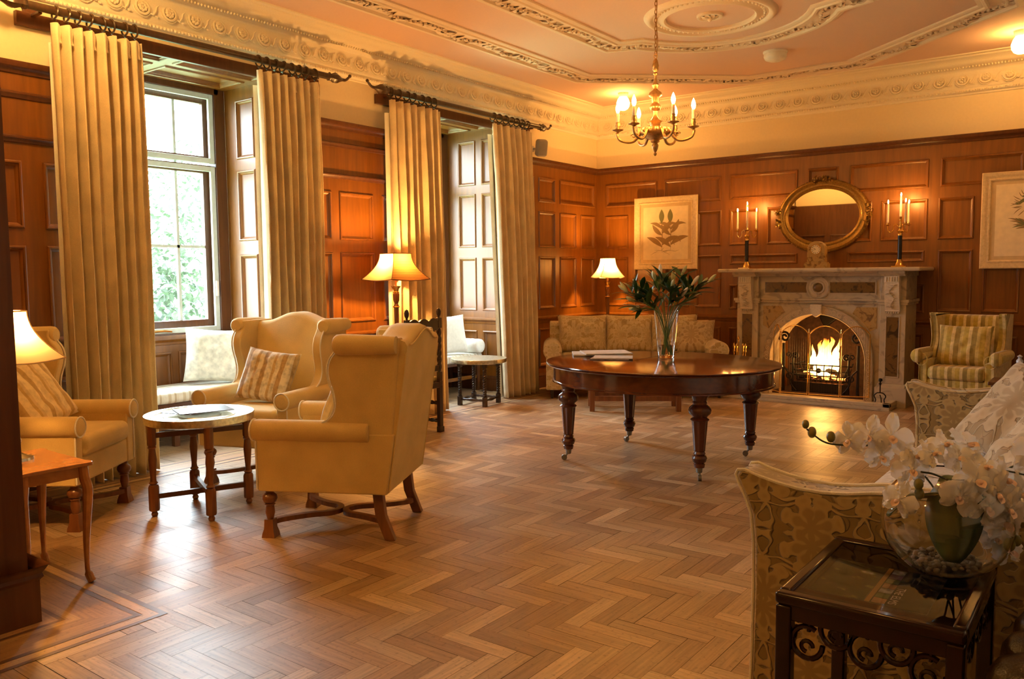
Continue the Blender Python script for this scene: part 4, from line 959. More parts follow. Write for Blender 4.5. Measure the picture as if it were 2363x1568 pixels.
def long_sofa():
    """faces -x; near arm at y 2.85, far arm at y 5.85"""
    T = thing('sofa', 'long bronze and gold damask sofa at the right, seen from its near arm', 'sofa', (-.42, 3.75, 0)); y0, y1 = -1.30, 1.30; x0, x1 = -.50, .50
    g = G(); g.rbox(x0+.10, x1-.02, y0+.1, y1-.1, .08, .34, .05, 4); g.build('seat_base', 'dam2', T, smooth=50)
    for i in (-1, 0, 1): g = G(); w = 2.32/3; g.rbox(x0+.06, x1-.22, i*w-w/2+.004, i*w+w/2-.004, .33, .50, .05, 4); g.build('seat_cushion', 'damseat', T, smooth=60)
    g = G(); g.rbox(x1-.24, x1+.02, y0+.05, y1-.05, .30, .88, .09, 5); g.build('backrest', 'dam3', T, smooth=60)
    for s, nm in ((-1, 'dam2'), (1, 'dam2')):
        # arm: upright slab, front edge flares forward at the top; top edge gently dished
        ft = [(x0+.015, .06), (x0+.02, .20), (x0+.022, .42), (x0+.02, .56), (x0+.01, .65), (x0-.01, .70), (x0-.03, .74), (x0-.04, .765), (x0-.033, .78), (x0-.012, .783)]
        tp = [(x0+.02+ .96*i/14, .780-.030*sin(pi*min(1, (i+.5)/6))*(1 if i < 6 else 0)-.002*i+.00015*i*i) for i in range(15)]
        out = ft+tp+[(x1-.02, .06)]
        g = G(); n = len(out); th = .13
        lay = [(0, .012), (.008, .004), (.02, 0), (th-.02, 0), (th-.008, .004), (th, .012)]
        cx, cz = sum(p[0] for p in out)/n, sum(p[1] for p in out)/n; vs = []
        for yy, ins in lay:
            for x, z in out:
                d = Vector((cx-x, cz-z)); d.normalize(); vs.append((x+d.x*ins, (y0+yy if s < 0 else y1-yy), z+d.y*ins))
        fs = [[j*n+i, j*n+(i+1) % n, (j+1)*n+(i+1) % n, (j+1)*n+i] for j in range(len(lay)-1) for i in range(n)]+[list(range(n))[::-1], [(len(lay)-1)*n+i for i in range(n)]]
        if s > 0: fs = [f[::-1] for f in fs]
        g.add(vs, [f[::-1] for f in fs]); a = g.build('armrest', 'damx', T, smooth=35)
        for yy in ((y0+.006, y0+th-.006) if s < 0 else (y1-.006, y1-th+.006)): g = G(); g.tube([(x-.004, yy, z+.002) for x, z in out[:-1]], .006, 6); g.build('piping', 'piping' if s < 0 else 'dam3', a)
    for x in (x0+.1, x1-.1):
        for y in (y0+.1, y1-.1): g = G(); g.lathe([(.02, 0), (.03, .09)], (x, y, 0), 8); g.build('foot', 'black', T)
M['damx'] = damask('bronze damask arm', (.27, .19, .07), (.46, .35, .16), (.15, .09, .03), .145, .22, 'XZ', 8.5, .02, .012)
M['damseat'] = damask('seat damask', (.50, .42, .30), (.60, .52, .40), (.36, .28, .17), .2, .25, 'XY', 12, .05, .004)
long_sofa()
cushion('scatter_cushion', 'large cream scrolled damask cushion at the far end of the long sofa', 'damc', .50, .50, .17, (-.36, 4.50, .70), face(-.45, -.89), radians(-38), radians(18), 31, .02)
cushion('scatter_cushion', 'large cream crumpled damask cushion nearer the camera on the long sofa', 'damc', .52, .52, .18, (-.20, 3.85, .68), face(-.75, -.66), radians(-38), radians(14), 35, .025)

# ---------------------------------------------------------------- dining table and what stands on it
TC = (-2.80, 5.60)
def dining_table():
    T = thing('dining_table', 'large polished mahogany oval table on turned legs with castors, centre of the room', 'table', (*TC, 0)); A, B, z = .885, .80, .735
    def ov(r0, prof, g, n=72):
        vs = [((A+o)*cos(2*pi*i/n), (B+o)*sin(2*pi*i/n), zz) for o, zz in prof for i in range(n)]; k = len(prof)
        g.add(vs, [[j*n+i, j*n+(i+1) % n, (j+1)*n+(i+1) % n, (j+1)*n+i] for j in range(k-1) for i in range(n)]+[list(range(n))[::-1], [(k-1)*n+i for i in range(n)]])
    g = G(); ov(0, [(-.04, z-.028), (-.012, z-.026), (-.004, z-.018), (-.010, z-.013), (0, z-.008), (-.002, z-.002), (-.012, z)], g); g.build('tabletop', 'mahog', T, smooth=30)
    g = G(); ov(0, [(-.055, z-.028), (-.055, z-.135), (-.045, z-.14), (-.045, z-.15), (-.07, z-.152)], g); g.build('apron', 'mahog', T, smooth=30)
    for x in (-.2,): g = G(); g.box(x-.0012, x+.0012, -B-.0+.056, B-.056, z-.0005, z+.0006); g.build('leaf_joint', 'black', T, smooth=0)
    for i, (lx, ly) in enumerate(((-.525, -.46), (-.49, .42), (.525, -.46), (.54, .43))):
        g = G(); H = z-.15
        g.box(lx-.045, lx+.045, ly-.045, ly+.045, H-.005, H+.12)
        k0 = len(g.v)
        g.lathe([(.030, .085), (.034, .11), (.028, .115), (.038, .125), (.046, .15), (.040, .165), (.030, .17), (.036, .18), (.030, .195), (.034, .20)], (lx, ly, 0), 20)
        g.lathe([(.033, .20), (.047, .40), (.050, .405)], (lx, ly, 0), 32, flute=8, fd=.14)
        g.lathe([(.050, .405), (.056, .412), (.050, .42), (.042, .425), (.045, .435), (.064, .455), (.068, .475), (.062, .495), (.046, .51), (.040, .515), (.044, .53), (.040, .54), (.046, .56), (.052, .575), (.045, .58), (.045, .60)], (lx, ly, 0), 24)
        g.v[k0:] = [(lx+(x-lx)*1.14, ly+(y-ly)*1.14, z_) for x, y, z_ in g.v[k0:]]
        lg = g.build('leg', 'mahogleg', T, smooth=35)
        a = radians((215, 250, 300, 200)[i]); dx, dy = cos(a), sin(a); g = G()
        g.lathe([(.010, .045), (.020, .05), (.024, .088), (.022, .09)], (lx, ly, 0), 12); g.tube([(lx, ly, .06), (lx+dx*.012, ly+dy*.012, .045), (lx+dx*.03, ly+dy*.03, .025)], .008, 6)
        g.T = Matrix.Translation((lx+dx*.032, ly+dy*.032, .021)) @ Matrix.Rotation(a+pi/2, 4, 'Z'); g.lathe([(.0, -.011), (.021, -.011), (.021, .011), (0, .011)], n=16, axis=0); g.T = Matrix.Identity(4); g.build('castor', 'steel', lg)
dining_table()
def papers():
    z = .7362
    specs = [('newspaper', 'folded newspaper at the bottom of the pile on the mahogany table', (-3.47, 5.80), .30, .40, .012, 35, 'paper'), ('newspaper', 'folded newspaper on top of another on the mahogany table', (-3.40, 5.82), .30, .38, .010, 42, 'paper')]
    for n_, l_, (x, y), w, h, t, a, m in specs: sheet(n_, l_, 'newspaper', m, h, w, t, (x, y, z), radians(a)); z += t+.0008
    z = .7362
    for lab, (x, y), t, a, m in (('magazine under the other one, nearest the edge of the mahogany table', (-3.20, 5.56), .007, 22, 'paperd'), ('glossy magazine on top of another beside the newspapers', (-3.19, 5.575), .006, 28, 'paper')):
        sheet('magazine', lab, 'magazine', m, .30, .22, t, (x, y, z), radians(a)); z += t+.0008
papers()
def vase_and_lilies():
    VX, VY, VZ = -2.875, 5.85, .7365
    g = G(); out = [(0, 0), (.060, 0), (.063, .004), (.076, .15), (.098, .37)]; inn = [(.095, .37), (.073, .15), (.058, .024), (0, .022)]
    g.lathe(out+inn, n=40); T = thing('vase', 'tall flared clear glass vase on the mahogany table', 'vase', (VX, VY, VZ)); g.build('glass', 'glass', T, smooth=50)
    g = G(); g.lathe([(0, .0225), (.0575, .025), (.0655, .10), (0, .10)], n=32); g.build('water', 'water', T, smooth=50)
    rnd = random.Random(5); T = thing('lily_bouquet', 'bunch of unopened lilies with dark green leaves standing in the glass vase', 'flowers', (VX, VY, VZ))
    # right vector / toward viewer so that the bouquet can be described as spreads (dx, dy, height)
    R_, Fv = Vector((.8, .6, 0)), Vector((-.6, .8, 0))
    tips = [(-.30, .05, .47), (-.27, -.08, .40), (-.20, .1, .50), (-.10, -.05, .56), (-.03, .08, .60), (.02, -.1, .50), (.05, .02, .54), (.14, .1, .60), (.19, -.04, .52), (.27, .04, .50), (.32, -.03, .54), (.10, -.12, .44), (-.22, -.02, .33), (-.15, .12, .42)]
    for i, (a, b, h) in enumerate(tips):
        tip = R_*a+Fv*b+Vector((0, 0, h)); tip.z += .05; foot = R_*(-.038*(1 if a > 0 else -1)*rnd.uniform(.4, 1))+Fv*rnd.uniform(-.025, .025)+Vector((0, 0, .03)); mid = R_*a*.22+Fv*b*.25+Vector((0, 0, .33)); m2 = mid*.45+tip*.55+Vector((0, 0, .03))
        pth = cpath([foot, mid, m2, tip], 6); g = G(); g.tube(pth, .0038, 6); st = g.build('stem', 'stem', T)
        d = (tip-m2).normalized()
        # bud: long pointed pod
        for q in range(1 if i % 3 else 2):
            dd = (d+Vector((rnd.uniform(-.35, .35), rnd.uniform(-.35, .35), rnd.uniform(0, .4)))).normalized(); g = G(); g.T = dirmat(tip-dd*.012, dd); Lb = rnd.uniform(.075, .11)
            g.lathe([(0, 0), (.007, .004), (.011, Lb*.2), (.0155, Lb*.55), (.012, Lb*.8), (.005, Lb*.95), (0, Lb)], n=9, axis=1, flute=3, fd=.18); g.build('bud', 'budw' if i in (4, 8, 11) else 'bud', st, smooth=60)
        g = G(); 
        for k in range(9):
            t = rnd.uniform(.45, .95); p = pth[int(t*(len(pth)-1))]; an = rnd.uniform(0, 2*pi); dd = Vector((cos(an), sin(an), rnd.uniform(-.1, .9)))+d*.9
            if p.z < .34: continue
            leafshape(g, dirmat(p, dd, rnd.uniform(-.4, .4)), rnd.uniform(.13, .21), rnd.uniform(.030, .044), rnd.uniform(.1, .4), 6, .25)
        if a < 0: leafshape(g, dirmat(tip-d*.1, (R_*-.9+Vector((0, 0, -.2)))), .14, .03, .25, 6, .2)
        g.build('leaf', 'leaf', st, smooth=60)
vase_and_lilies()
def low_bench():
    T = thing('coffee_table', 'low dark wooden table with twin stretcher rails in front of the corner sofa', 'coffee table', (-4.05, 7.50, 0), math.atan2(.5, .744)); w, d, h = .95, .42, .47
    g = G(); g.box(-w/2, w/2, -d/2, d/2, h-.025, h); g.build('top', 'walnut', T, bevel=.004)
    g = G(); g.box(-w/2+.03, w/2-.03, -d/2+.03, d/2-.03, h-.10, h-.025); g.build('apron', 'walnut', T)
    for sx in (-1, 1):
        for sy in (-1, 1): g = G(); g.cbox((sx*(w/2-.04), sy*(d/2-.04), (h-.03)/2), (.05, .05, h-.03)); g.build('leg', 'walnut', T, bevel=.003)
    for sy in (-1, 1): g = G(); g.cbox((0, sy*(d/2-.04), .13), (w-.12, .025, .05)); g.build('rail', 'walnut', T, bevel=.002)
    for sx in (-1, 1): g = G(); g.cbox((sx*(w/2-.04), 0, .13), (.025, d-.1, .05)); g.build('rail', 'walnut', T, bevel=.002)
low_bench()

# ---------------------------------------------------------------- fireplace
FX, FY = -2.685, 9.12
def fireplace():
    T = thing('fireplace', 'veined marble chimneypiece with arched opening and brown marble panels', 'fireplace', (FX, 0, 0))
    y = FY; W = .885
    # hearth with raised kerb
    g = G(); g.box(-.98, .98, 8.73, YB+.0, 0, .035); g.box(-.98, .83, 8.73, 8.80, .035, .075); g.box(-.98, -.91, 8.80, 9.5, .035, .075); g.box(.76, .83, 8.73, 9.5, .035, .075); g.v = [(x if x < .9 else .83, yy, z) for x, yy, z in g.v]; g.build('hearth', 'marble', T, smooth=0, bevel=.006)
    # body with arched opening: face sheet + side returns
    def arch(hw, z0, zt, n=24):
        o = [(-hw, .036)]; 
        for i in range(n+1): a = pi-pi*i/n; o.append((hw*cos(a), z0+(zt-z0)*abs(sin(a))**.92))
        return o+[(hw, .036)]
    inn = arch(.50, .42, .935); out = arch(.585, .44, 1.03)
    g = G(); n = len(inn)
    g.add([(x, y-.045, z) for x, z in inn]+[(x, y-.045, z) for x, z in out], [[i, i+1, n+i+1, n+i] for i in range(n-1)])
    g.add([(x, y-.045, z) for x, z in inn]+[(x, y+.40, z) for x, z in inn], [[i, n+i, n+i+1, i+1] for i in range(n-1)])
    g.add([(x, y-.045, z) for x, z in out]+[(x, y, z) for x, z in out], [[i, i+1, n+i+1, n+i] for i in range(n-1)])
    for p in (inn, out): g.tube([(x*(.985 if p is out else 1.012), y-.046, z-.006 if p is out else z+.006) for x, z in p], .006, 6)
    g.build('arch', 'marble', T, smooth=30)
    g = G()                                  # carved guilloche round the arch
    mid = [((a[0]+b[0])/2, (a[1]+b[1])/2) for a, b in zip(inn, out)]; L = 0; pts = []
    for i in range(len(mid)-1):
        a, b = Vector(mid[i]), Vector(mid[i+1]); sgl = (b-a).length; k = max(1, int(sgl/.042))
        for q in range(k): pts.append(a+(b-a)*(q+.5)/k)
    for i, p in enumerate(pts):
        if abs(p.x) < .07: continue
        g.tube([(p.x+.019*cos(t), y-.048, p.y+.019*sin(t)) for t in [2*pi*k/10 for k in range(10)]], .0042, 4, closed=True); g.ball((p.x, y-.046, p.y), .007, 6, 4)
    g.build('arch_carving', 'relief', T)
    g = G(); g.prism([(-.062, 1.045), (-.055, .945), (-.03, .925), (0, .905), (.03, .925), (.055, .945), (.062, 1.045)][::-1], 1, y-.085, y-.03); g.build('keystone', 'relief', T, bevel=.008)
    # spandrel slab around the arch up to the frieze
    zt = 1.055; g = G(); X = .64; top = []
    for x, z in out: top.append((max(-X, min(X, x*1.0 if abs(x) < .58 else math.copysign(X, x))), z))
    up = [(-X, .036)]+[(-X, z) for x, z in out[1:8]]+[(-X+2*X*(i-8)/(n-1-16), zt) for i in range(8, n-8)]+[(X, z) for x, z in out[n-8:n-1]]+[(X, .036)]
    g.add([(x, y, z) for x, z in out]+[(x, y, z) for x, z in up], [[i, i+1, n+i+1, n+i] for i in range(n-1)]); g.build('spandrel', 'marble', T, smooth=0)
    for s in (-1, 1):
        g = G(); pts = [(s*.60, 1.02), (s*.40, 1.02)]+[(s*(.585*cos(a)+.03), .44+.59*sin(a)**.92+.015) for a in [radians(56-26*i/6) for i in range(7)]]+[(s*.60, .80)]
        g.prism(pts if s < 0 else pts[::-1], 1, y-.006, y+.002); g.build('spandrel_panel', 'ormarble', T, smooth=0)
    # band and frieze
    g = G(); g.box(-.66, .66, y-.03, y+.45, 1.055, 1.065); g.box(-.66, .66, y-.02, y+.45, 1.065, 1.085); g.box(-.66, .66, y-.04, y+.45, 1.085, 1.105); g.build('band', 'marble', T, smooth=0, bevel=.004)
    g = G(); g.box(-.66, .66, y-.0, y+.45, 1.105, 1.345); P = [(-.58, -.12, 1.165, 1.285), (.12, .58, 1.165, 1.285)]
    for a, b, c, d in P:
        for q in ((a, b, d, d+.012), (a, b, c-.012, c), (a-.012, a, c-.012, d+.012), (b, b+.012, c-.012, d+.012)): g.box(q[0], q[1], y-.012, y, q[2], q[3])
    g.lathe([(.128, -y), (.128, -y+.012), (.115, -y+.02), (.10, -y+.01), (.075, -y+.012), (.07, -y+.02), (.055, -y+.02), (.05, -y+.004)], (0, 0, 0), 36, 1); 
    k0 = len(g.v)-8*36
    for i in range(k0, len(g.v)): q = g.v[i]; g.v[i] = (q[0], -q[1], q[2]+1.225)
    g.build('frieze', 'marble', T, smooth=30)
    for a, b, c, d in P: g = G(); g.box(a+.004, b-.004, y-.003, y+.01, c+.004, d-.004); g.build('frieze_panel', 'bmarble', T, smooth=0)
    g = G(); g.ball((0, y, 1.225), .05, 20, 10, (1, .3, 1)); g.build('roundel', 'bmarble', T, smooth=60)
    # pilasters
    for s in (-1, 1):
        cx = s*.765; hw = .122
        g = G(); g.box(cx-hw, cx+hw, y-.05, y+.46, .235, 1.345); g.box(cx-hw-.03, cx+hw+.03, y-.085, y+.46, .0, .20)
        g.prism([(y-.085, .20), (y-.05, .235), (y+.4, .235), (y+.4, .20)], 0, cx-hw-.015, cx+hw+.015); g.box(cx-hw-.02, cx+hw+.02, y-.07, y+.46, 1.05, 1.075); g.box(cx-hw-.03, cx+hw+.03, y-.08, y+.46, 1.075, 1.105)
        for q in ((cx-.058, cx+.058, .925, .937), (cx-.058, cx+.058, .30, .312), (cx-.07, cx-.058, .30, .937), (cx+.058, cx+.07, .30, .937)): g.box(q[0], q[1], y-.058, y-.05, q[2], q[3])
        pl = g.build('pilaster', 'marble', T, smooth=0, bevel=.004)
        g = G(); g.box(cx-.056, cx+.056, y-.054, y-.045, .314, .923); g.build('pilaster_panel', 'bmarble', pl, smooth=0)
        g = G(); br = [(y-.05, 1.345), (y-.15, 1.345), (y-.155, 1.28), (y-.145, 1.27), (y-.14, 1.20), (y-.12, 1.10), (y-.095, 1.03), (y-.085, 1.0), (y-.09, .985), (y-.06, .975), (y-.05, .97)]
        g.prism(br, 0, cx-.07, cx+.07)
        for k in range(5): g.tube([(cx-.05+.025*k, y-.156, 1.335), (cx-.05+.025*k, y-.158, 1.29)], .006, 5)
        rn = random.Random(int(s)+4); prev = None
        P_ = cpath([(cx+s*.02, y-.143, 1.24), (cx-s*.025, y-.140, 1.18), (cx+s*.02, y-.128, 1.12), (cx-s*.015, y-.112, 1.05), (cx, y-.098, 1.01)], 5); g.tube(P_, .005, 5)
        for p in P_[::2]:
            for q in (-1, 1): leafshape(g, dirmat(p+Vector((0, -.006, 0)), (q*1.0, -.15, rn.uniform(-.2, .9))), .042, .022, .1, 4, .5)
        for z in (.975,):
            for k in range(6): g.ball((cx-.055+.022*k, y-.075, z-.004), .010, 6, 4)
        g.build('bracket', 'relief', pl, smooth=30)
    # shelf
    g = G(); g.prism([(y-.05, 1.345), (y-.075, 1.352), (y-.085, 1.37), (y-.12, 1.378), (y-.13, 1.395), (y+.47, 1.395), (y+.47, 1.345)], 0, -.90, .90); 
    for s in (-1, 1): g.prism([(y-.15, 1.345), (y-.165, 1.36), (y-.19, 1.372), (y-.20, 1.395), (y+.3, 1.395), (y+.3, 1.345)], 0, s*.765-.13, s*.765+.13)
    g.build('moulding', 'marble', T, smooth=0, bevel=.003)
    g = G(); g.box(-1.045, 1.045, y-.26, YB-.0, 1.395, 1.435); g.build('mantel_shelf', 'marble', T, smooth=30, bevel=.016, seg=4)
    # firebox
    g = G(); g.quad((-.55, 9.95, 0), (.55, 9.95, 0), (.45, 9.95, 1.3), (-.45, 9.95, 1.3)); g.quad((-.62, 9.2, 0), (-.5, 9.95, 0), (-.45, 9.95, 1.3), (-.62, 9.2, 1.3)); g.quad((.62, 9.2, 0), (.5, 9.95, 0), (.45, 9.95, 1.3), (.62, 9.2, 1.3)); g.box(-.62, .62, 9.16, 10, -.0, .06); g.quad((-.6, 9.2, 1.2), (.6, 9.2, 1.2), (.5, 9.95, 1.2), (-.5, 9.95, 1.2)); g.build('firebox', 'soot', T, smooth=0)
    g = G(); hood = [(-.20, .74), (-.26, .86), (-.2, .98), (0, 1.02), (.2, .98), (.30, .86), (.34, .72), (.24, .80), (.1, .86), (-.05, .86)]; g.prism([(x+.06, z) for x, z in hood][::-1], 1, 9.86, 9.94); g.build('hood', 'iron', T, bevel=.01)
    return T
fireplace()
def scroll(c, r0, turns, n, sgn=1, a0=0): return [(c[0]+sgn*(r0*(1-.8*i/n))*cos(a0+turns*2*pi*i/n), c[1], c[2]+(r0*(1-.8*i/n))*sin(a0+turns*2*pi*i/n)) for i in range(n+1)]
def fire_basket():
    T = thing('fire_basket', 'black iron fire basket with scrolled fire dogs inside the fireplace', 'grate', (FX, 9.40, 0))
    g = G(); b = .06
    for z, hw in ((.20, .26), (.245, .29), (.30, .31), (.365, .33)): g.tube([(-hw, -.14, z), (hw, -.14, z)], .008, 6); g.tube([(-hw, -.14, z), (-hw*.8, .16, z)], .008, 6); g.tube([(hw, -.14, z), (hw*.8, .16, z)], .008, 6)
    for k in range(8): x = -.26+.52*k/7; g.tube([(x*.9, -.14, .19), (x*1.15, -.15, .375)], .006, 6)
    for k in range(9): x = -.24+.48*k/8; g.box(x-.008, x+.008, -.13, .15, .18, .195)
    g.box(-.30, .30, -.17, -.13, .06, .17); g.build('basket', 'iron', T)
    for s in (-1, 1):
        g = G(); g.tube([(s*.40, -.17, .06), (s*.40, -.17, .60)], .017, 8); g.tube(scroll((s*.385, -.18, .67), .065, 1.6, 26, s, -.6), .013, 7)
        g.tube(scroll((s*.34, -.18, .47), .035, 1.3, 16, -s, -1.2), .007, 6); g.tube(scroll((s*.33, -.18, .23), .05, 1.3, 18, -s, -1.2), .009, 6); g.tube(cpath([(s*.4, -.18, .34), (s*.34, -.18, .27), (s*.31, -.18, .15), (s*.25, -.18, .07)], 5), .010, 6); g.build('fire_dog', 'iron', T)
        g = G(); g.tube([(s*.30, -.15, .06), (s*.30, -.15, .44)], .012, 6); g.tube(scroll((s*.27, -.15, .46), .04, 1.4, 20, s, -.3), .010, 6); g.build('finial', 'iron', T)
    return T
fire_basket()
def fire():
    rnd = random.Random(3); k = 0
    for x, y, a in ((-.12, 9.37, 12), (.10, 9.40, -18), (0, 9.44, 80), (-.02, 9.34, -5)):
        g = G(); L = .17; g.tube([(-L, 0, 0), (-L*.3, .008, .005), (L*.4, -.006, 0), (L, 0, 0)], [.03, .036, .034, .028], 8); o = g.build('log', 'log', smooth=60); o.location = (FX+x, y, .235+.02*(k % 2)+(.055 if k > 1 else 0)); o.rotation_euler = (0, radians(4*(k-1)), radians(a)); tag(o, 'charred log burning in the iron fire basket', 'log', 'burning logs'); k += 1
    g = G()
    for i in range(60): g.ball((FX+rnd.uniform(-.24, .24), 9.40+rnd.uniform(-.11, .12), .205+rnd.uniform(0, .05)), rnd.uniform(.014, .026), 6, 4, (1, 1, .8))
    o = g.build('embers', 'coal', smooth=40); tag(o, 'glowing coals in the iron fire basket', 'embers', kind='stuff')
    g = G()
    def tongue(x, y, H, r, lean, sd):
        n = 12; vs = []; m = 10
        for j in range(n+1):
            t = j/n; rr = r*(1-t)**.75*(.75+1.1*t*(1-t)); cx = x+lean*t*t+.05*noise.noise(Vector((sd, t*3, 0)))*t*2; cy2 = y+.03*noise.noise(Vector((0, t*3, sd)))*t
            for i in range(m): a = 2*pi*i/m; q = 1+.35*noise.noise(Vector((cos(a)*2, sin(a)*2, t*4+sd))); vs.append((cx+rr*q*cos(a), cy2+.6*rr*q*sin(a), .245+H*t))
        g.add(vs, [[j*m+i, j*m+(i+1) % m, (j+1)*m+(i+1) % m, (j+1)*m+i] for j in range(n) for i in range(m)])
    for x, y, H, r, l in ((-.11, 9.38, .28, .055, .01), (-.05, 9.40, .40, .085, .03), (.02, 9.38, .52, .085, .0), (.06, 9.40, .46, .08, -.02), (.11, 9.38, .30, .06, .02), (.0, 9.34, .28, .12, .0), (-.15, 9.40, .2, .04, 0), (-.10, 9.36, .34, .05, -.03), (.10, 9.42, .50, .05, .03)): tongue(FX+x, y, H, r, l, x*31+y)
    o = g.build('flames', 'flame', smooth=60); tag(o, 'tall orange and yellow flames above the coals in the fireplace', 'fire', kind='stuff')
    L = bpy.data.lights.new('fire_light', 'POINT'); L.energy = 9; L.color = (1, .42, .10); L.shadow_soft_size = .12; lo = bpy.data.objects.new('fire_light', L); COL.objects.link(lo); lo.location = (FX, 9.22, .50)
fire()
def fire_screen():
    T = thing('fire_screen', 'folding arched brass fire screen with mesh panels on the hearth', 'fire screen', (0, 0, .077))
    P = [(-3.13, 9.02), (-3.01, 8.90), (-2.71, 8.91), (-2.385, 8.93), (-2.115, 9.04)]
    for i in range(4):
        a, b = Vector((*P[i], 0)), Vector((*P[i+1], 0)); d = b-a; dn = d.normalized(); a2, b2 = a+dn*.009, b-dn*.009; d = b2-a2; h = .66; ar = .085
        top = [(a2+d*t+Vector((0, 0, h+ar*sin(pi*t)**.75))) for t in [k/14 for k in range(15)]]
        g = G(); g.tube([a2]+top+[b2], .0055, 7); g.tube([a2+Vector((0, 0, .01)), b2+Vector((0, 0, .01))], .005, 6); p = g.build('panel_frame', 'brass', T)
        g = G()
        for k in range(1, 12): t = k/12; q = a2+d*t; hh = h+ar*sin(pi*t)**.75; g.tube([q+Vector((0, 0, .01)), q+Vector((0, 0, hh))], .0007, 3)
        g.build('wire_mesh', 'iron', p)
    for i, p in enumerate(P):
        if i in (0, 4): continue
        g = G(); g.lathe([(.004, h), (.008, h+.01), (.004, h+.02), (.007, h+.035), (.002, h+.055)], (p[0], p[1], 0), 8); g.build('finial', 'brass', T)
fire_screen()
def fire_tools():
    T = thing('fire_irons', 'brass fire irons standing at the left of the fireplace', 'fire tools', (FX-.80, 8.90, .036))
    g = G(); g.lathe([(.07, 0), (.06, .015), (.015, .025), (.008, .04), (.008, .60), (.015, .62), (.0, .66)], n=12); g.build('stand', 'brass', T)
    for k, (x, y) in enumerate(((-.05, 0), (.05, .01), (0, -.05), (.09, -.02))):
        g = G(); g.tube([(x, y, .06), (x, y, .46)], .0045, 6); g.lathe([(.005, .46), (.011, .48), (.006, .50), (.013, .53), (.009, .56), (0, .57)], (x, y, 0), 10); g.box(x-.02, x+.02, y-.004, y+.004, .05, .10); g.build(('poker', 'shovel', 'tongs', 'brush')[k], 'brass', T)
    T = thing('fire_tongs_rest', 'small dark iron rest with lyre feet at the right end of the hearth', 'fire tools', (FX+.70, 8.90, .0355))
    g = G(); 
    for s in (-1, 1): g.tube(cpath([(s*.055, 0, .0), (s*.04, 0, .05), (s*.055, 0, .09), (s*.03, 0, .12), (0, 0, .125)], 5), .006, 6)
    g.tube([(0, 0, .125), (0, 0, .22)], .006, 6); g.tube(cpath([(0, -.0, .1), (0, .05, .06), (0, .07, 0)], 5), .006, 6); g.build('base', 'iron', T); g = G(); g.lathe([(.006, .20), (.014, .22), (.006, .235), (.022, .25), (.018, .27), (0, .275)], n=12); g.build('finial', 'iron', T)
fire_tools()
# ---- things on the mantel shelf
ZM = 1.436
def clock():
    T = thing('mantel_clock', 'small arched ochre marble clock with a white dial on the mantel shelf', 'clock', (-2.73, 9.20, ZM))
    g = G(); g.box(-.125, .125, -.06, .06, 0, .05); g.box(-.115, .115, -.052, .052, .05, .062); g.build('base', 'ormarble', T, smooth=0, bevel=.003)
    g = G(); pl = [(-.095, .062), (.095, .062), (.095, .20)]+[(.095*cos(a), .20+.09*sin(a)) for a in [pi*i/14 for i in range(1, 14)]]+[(-.095, .20)]; g.prism(pl[::-1], 1, -.045, .045); g.build('case', 'ormarble', T, smooth=30, bevel=.004)
    g = G(); g.T = Matrix.Translation((0, -.047, .20)); g.lathe([(0, 0), (.05, 0), (.052, -.006)], n=32, axis=1); g.T = Matrix.Identity(4); g.build('dial', 'print', T)
    g = G(); g.T = Matrix.Translation((0, -.05, .20)); g.tube([(.053*cos(a), 0, .053*sin(a)) for a in [2*pi*i/32 for i in range(32)]], .005, 6, closed=True); g.T = Matrix.Identity(4); g.build('bezel', 'brass', T)
    g = G()
    for k in range(12): a = 2*pi*k/12; g.T = Matrix.Translation((.04*sin(a), -.0555, .20+.04*cos(a))) @ Matrix.Rotation(a, 4, 'Y'); g.box(-.002, .002, -.001, .001, -.005, .005)
    for a, L, w in ((radians(-60), .024, .003), (radians(-105), .035, .002)): g.T = Matrix.Translation((0, -.0565, .20)) @ Matrix.Rotation(a, 4, 'Y'); g.box(-w/2, w/2, -.001, .001, 0, L)
    g.T = Matrix.Identity(4); g.build('numerals_and_hands', 'black_col', T, smooth=0)
clock()
def candelabrum(label, x, a0):
    T = thing('candelabrum', label, 'candelabrum', (x, 9.32, ZM), a0)
    g = G(); g.box(-.07, .07, -.07, .07, 0, .012); g.lathe([(.060, .012), (.045, .025), (.036, .045), (.024, .075), (.020, .085)], n=24); g.build('base', 'brass', T, smooth=30, bevel=.002)
    g = G(); g.lathe([(.022, .08), (.022, .33)], n=24); g.build('column', 'black_col', T)
    g = G(); g.lathe([(.024, .325), (.026, .34), (.018, .35), (.034, .375), (.028, .385), (.012, .40), (.020, .42), (.010, .44), (.010, .475), (.026, .48), (.014, .485), (.015, .52), (.017, .522)], n=20)
    for k in range(3):
        a = 2*pi*k/3+pi; c, s = cos(a), sin(a); g.tube([Vector((c*r, s*r, z)) for r, z in [(p.x, p.z) for p in cpath([(.012, 0, .415), (.04, 0, .445), (.062, 0, .43), (.068, 0, .385), (.092, 0, .362), (.118, 0, .385), (.122, 0, .43)], 5)]], .0055, 7)
        g.lathe([(.006, .43), (.012, .435), (.030, .44), (.031, .444), (.012, .447), (.011, .47), (.014, .472)], (.122*c, .122*s, 0), 16)
    g.build('arms', 'brass', T, smooth=50)
    for k in range(4):
        a = 2*pi*k/3+pi; px, py, z0, z1 = (.122*cos(a), .122*sin(a), .455, .665) if k < 3 else (0, 0, .50, .735)
        g = G(); g.lathe([(.0115, z0), (.009, z1-.004), (.004, z1)], (px, py, 0), 12); c = g.build('candle', 'wax', T, smooth=40)
        g = G(); g.lathe([(0, z1), (.004, z1+.004), (.0065, z1+.012), (.004, z1+.024), (0, z1+.036)], (px, py, 0), 8); g.build('flame', 'cflame', c)
    return T
candelabrum('brass candelabrum on a black column with four lit candles, left of the mirror', -3.565, radians(-8))
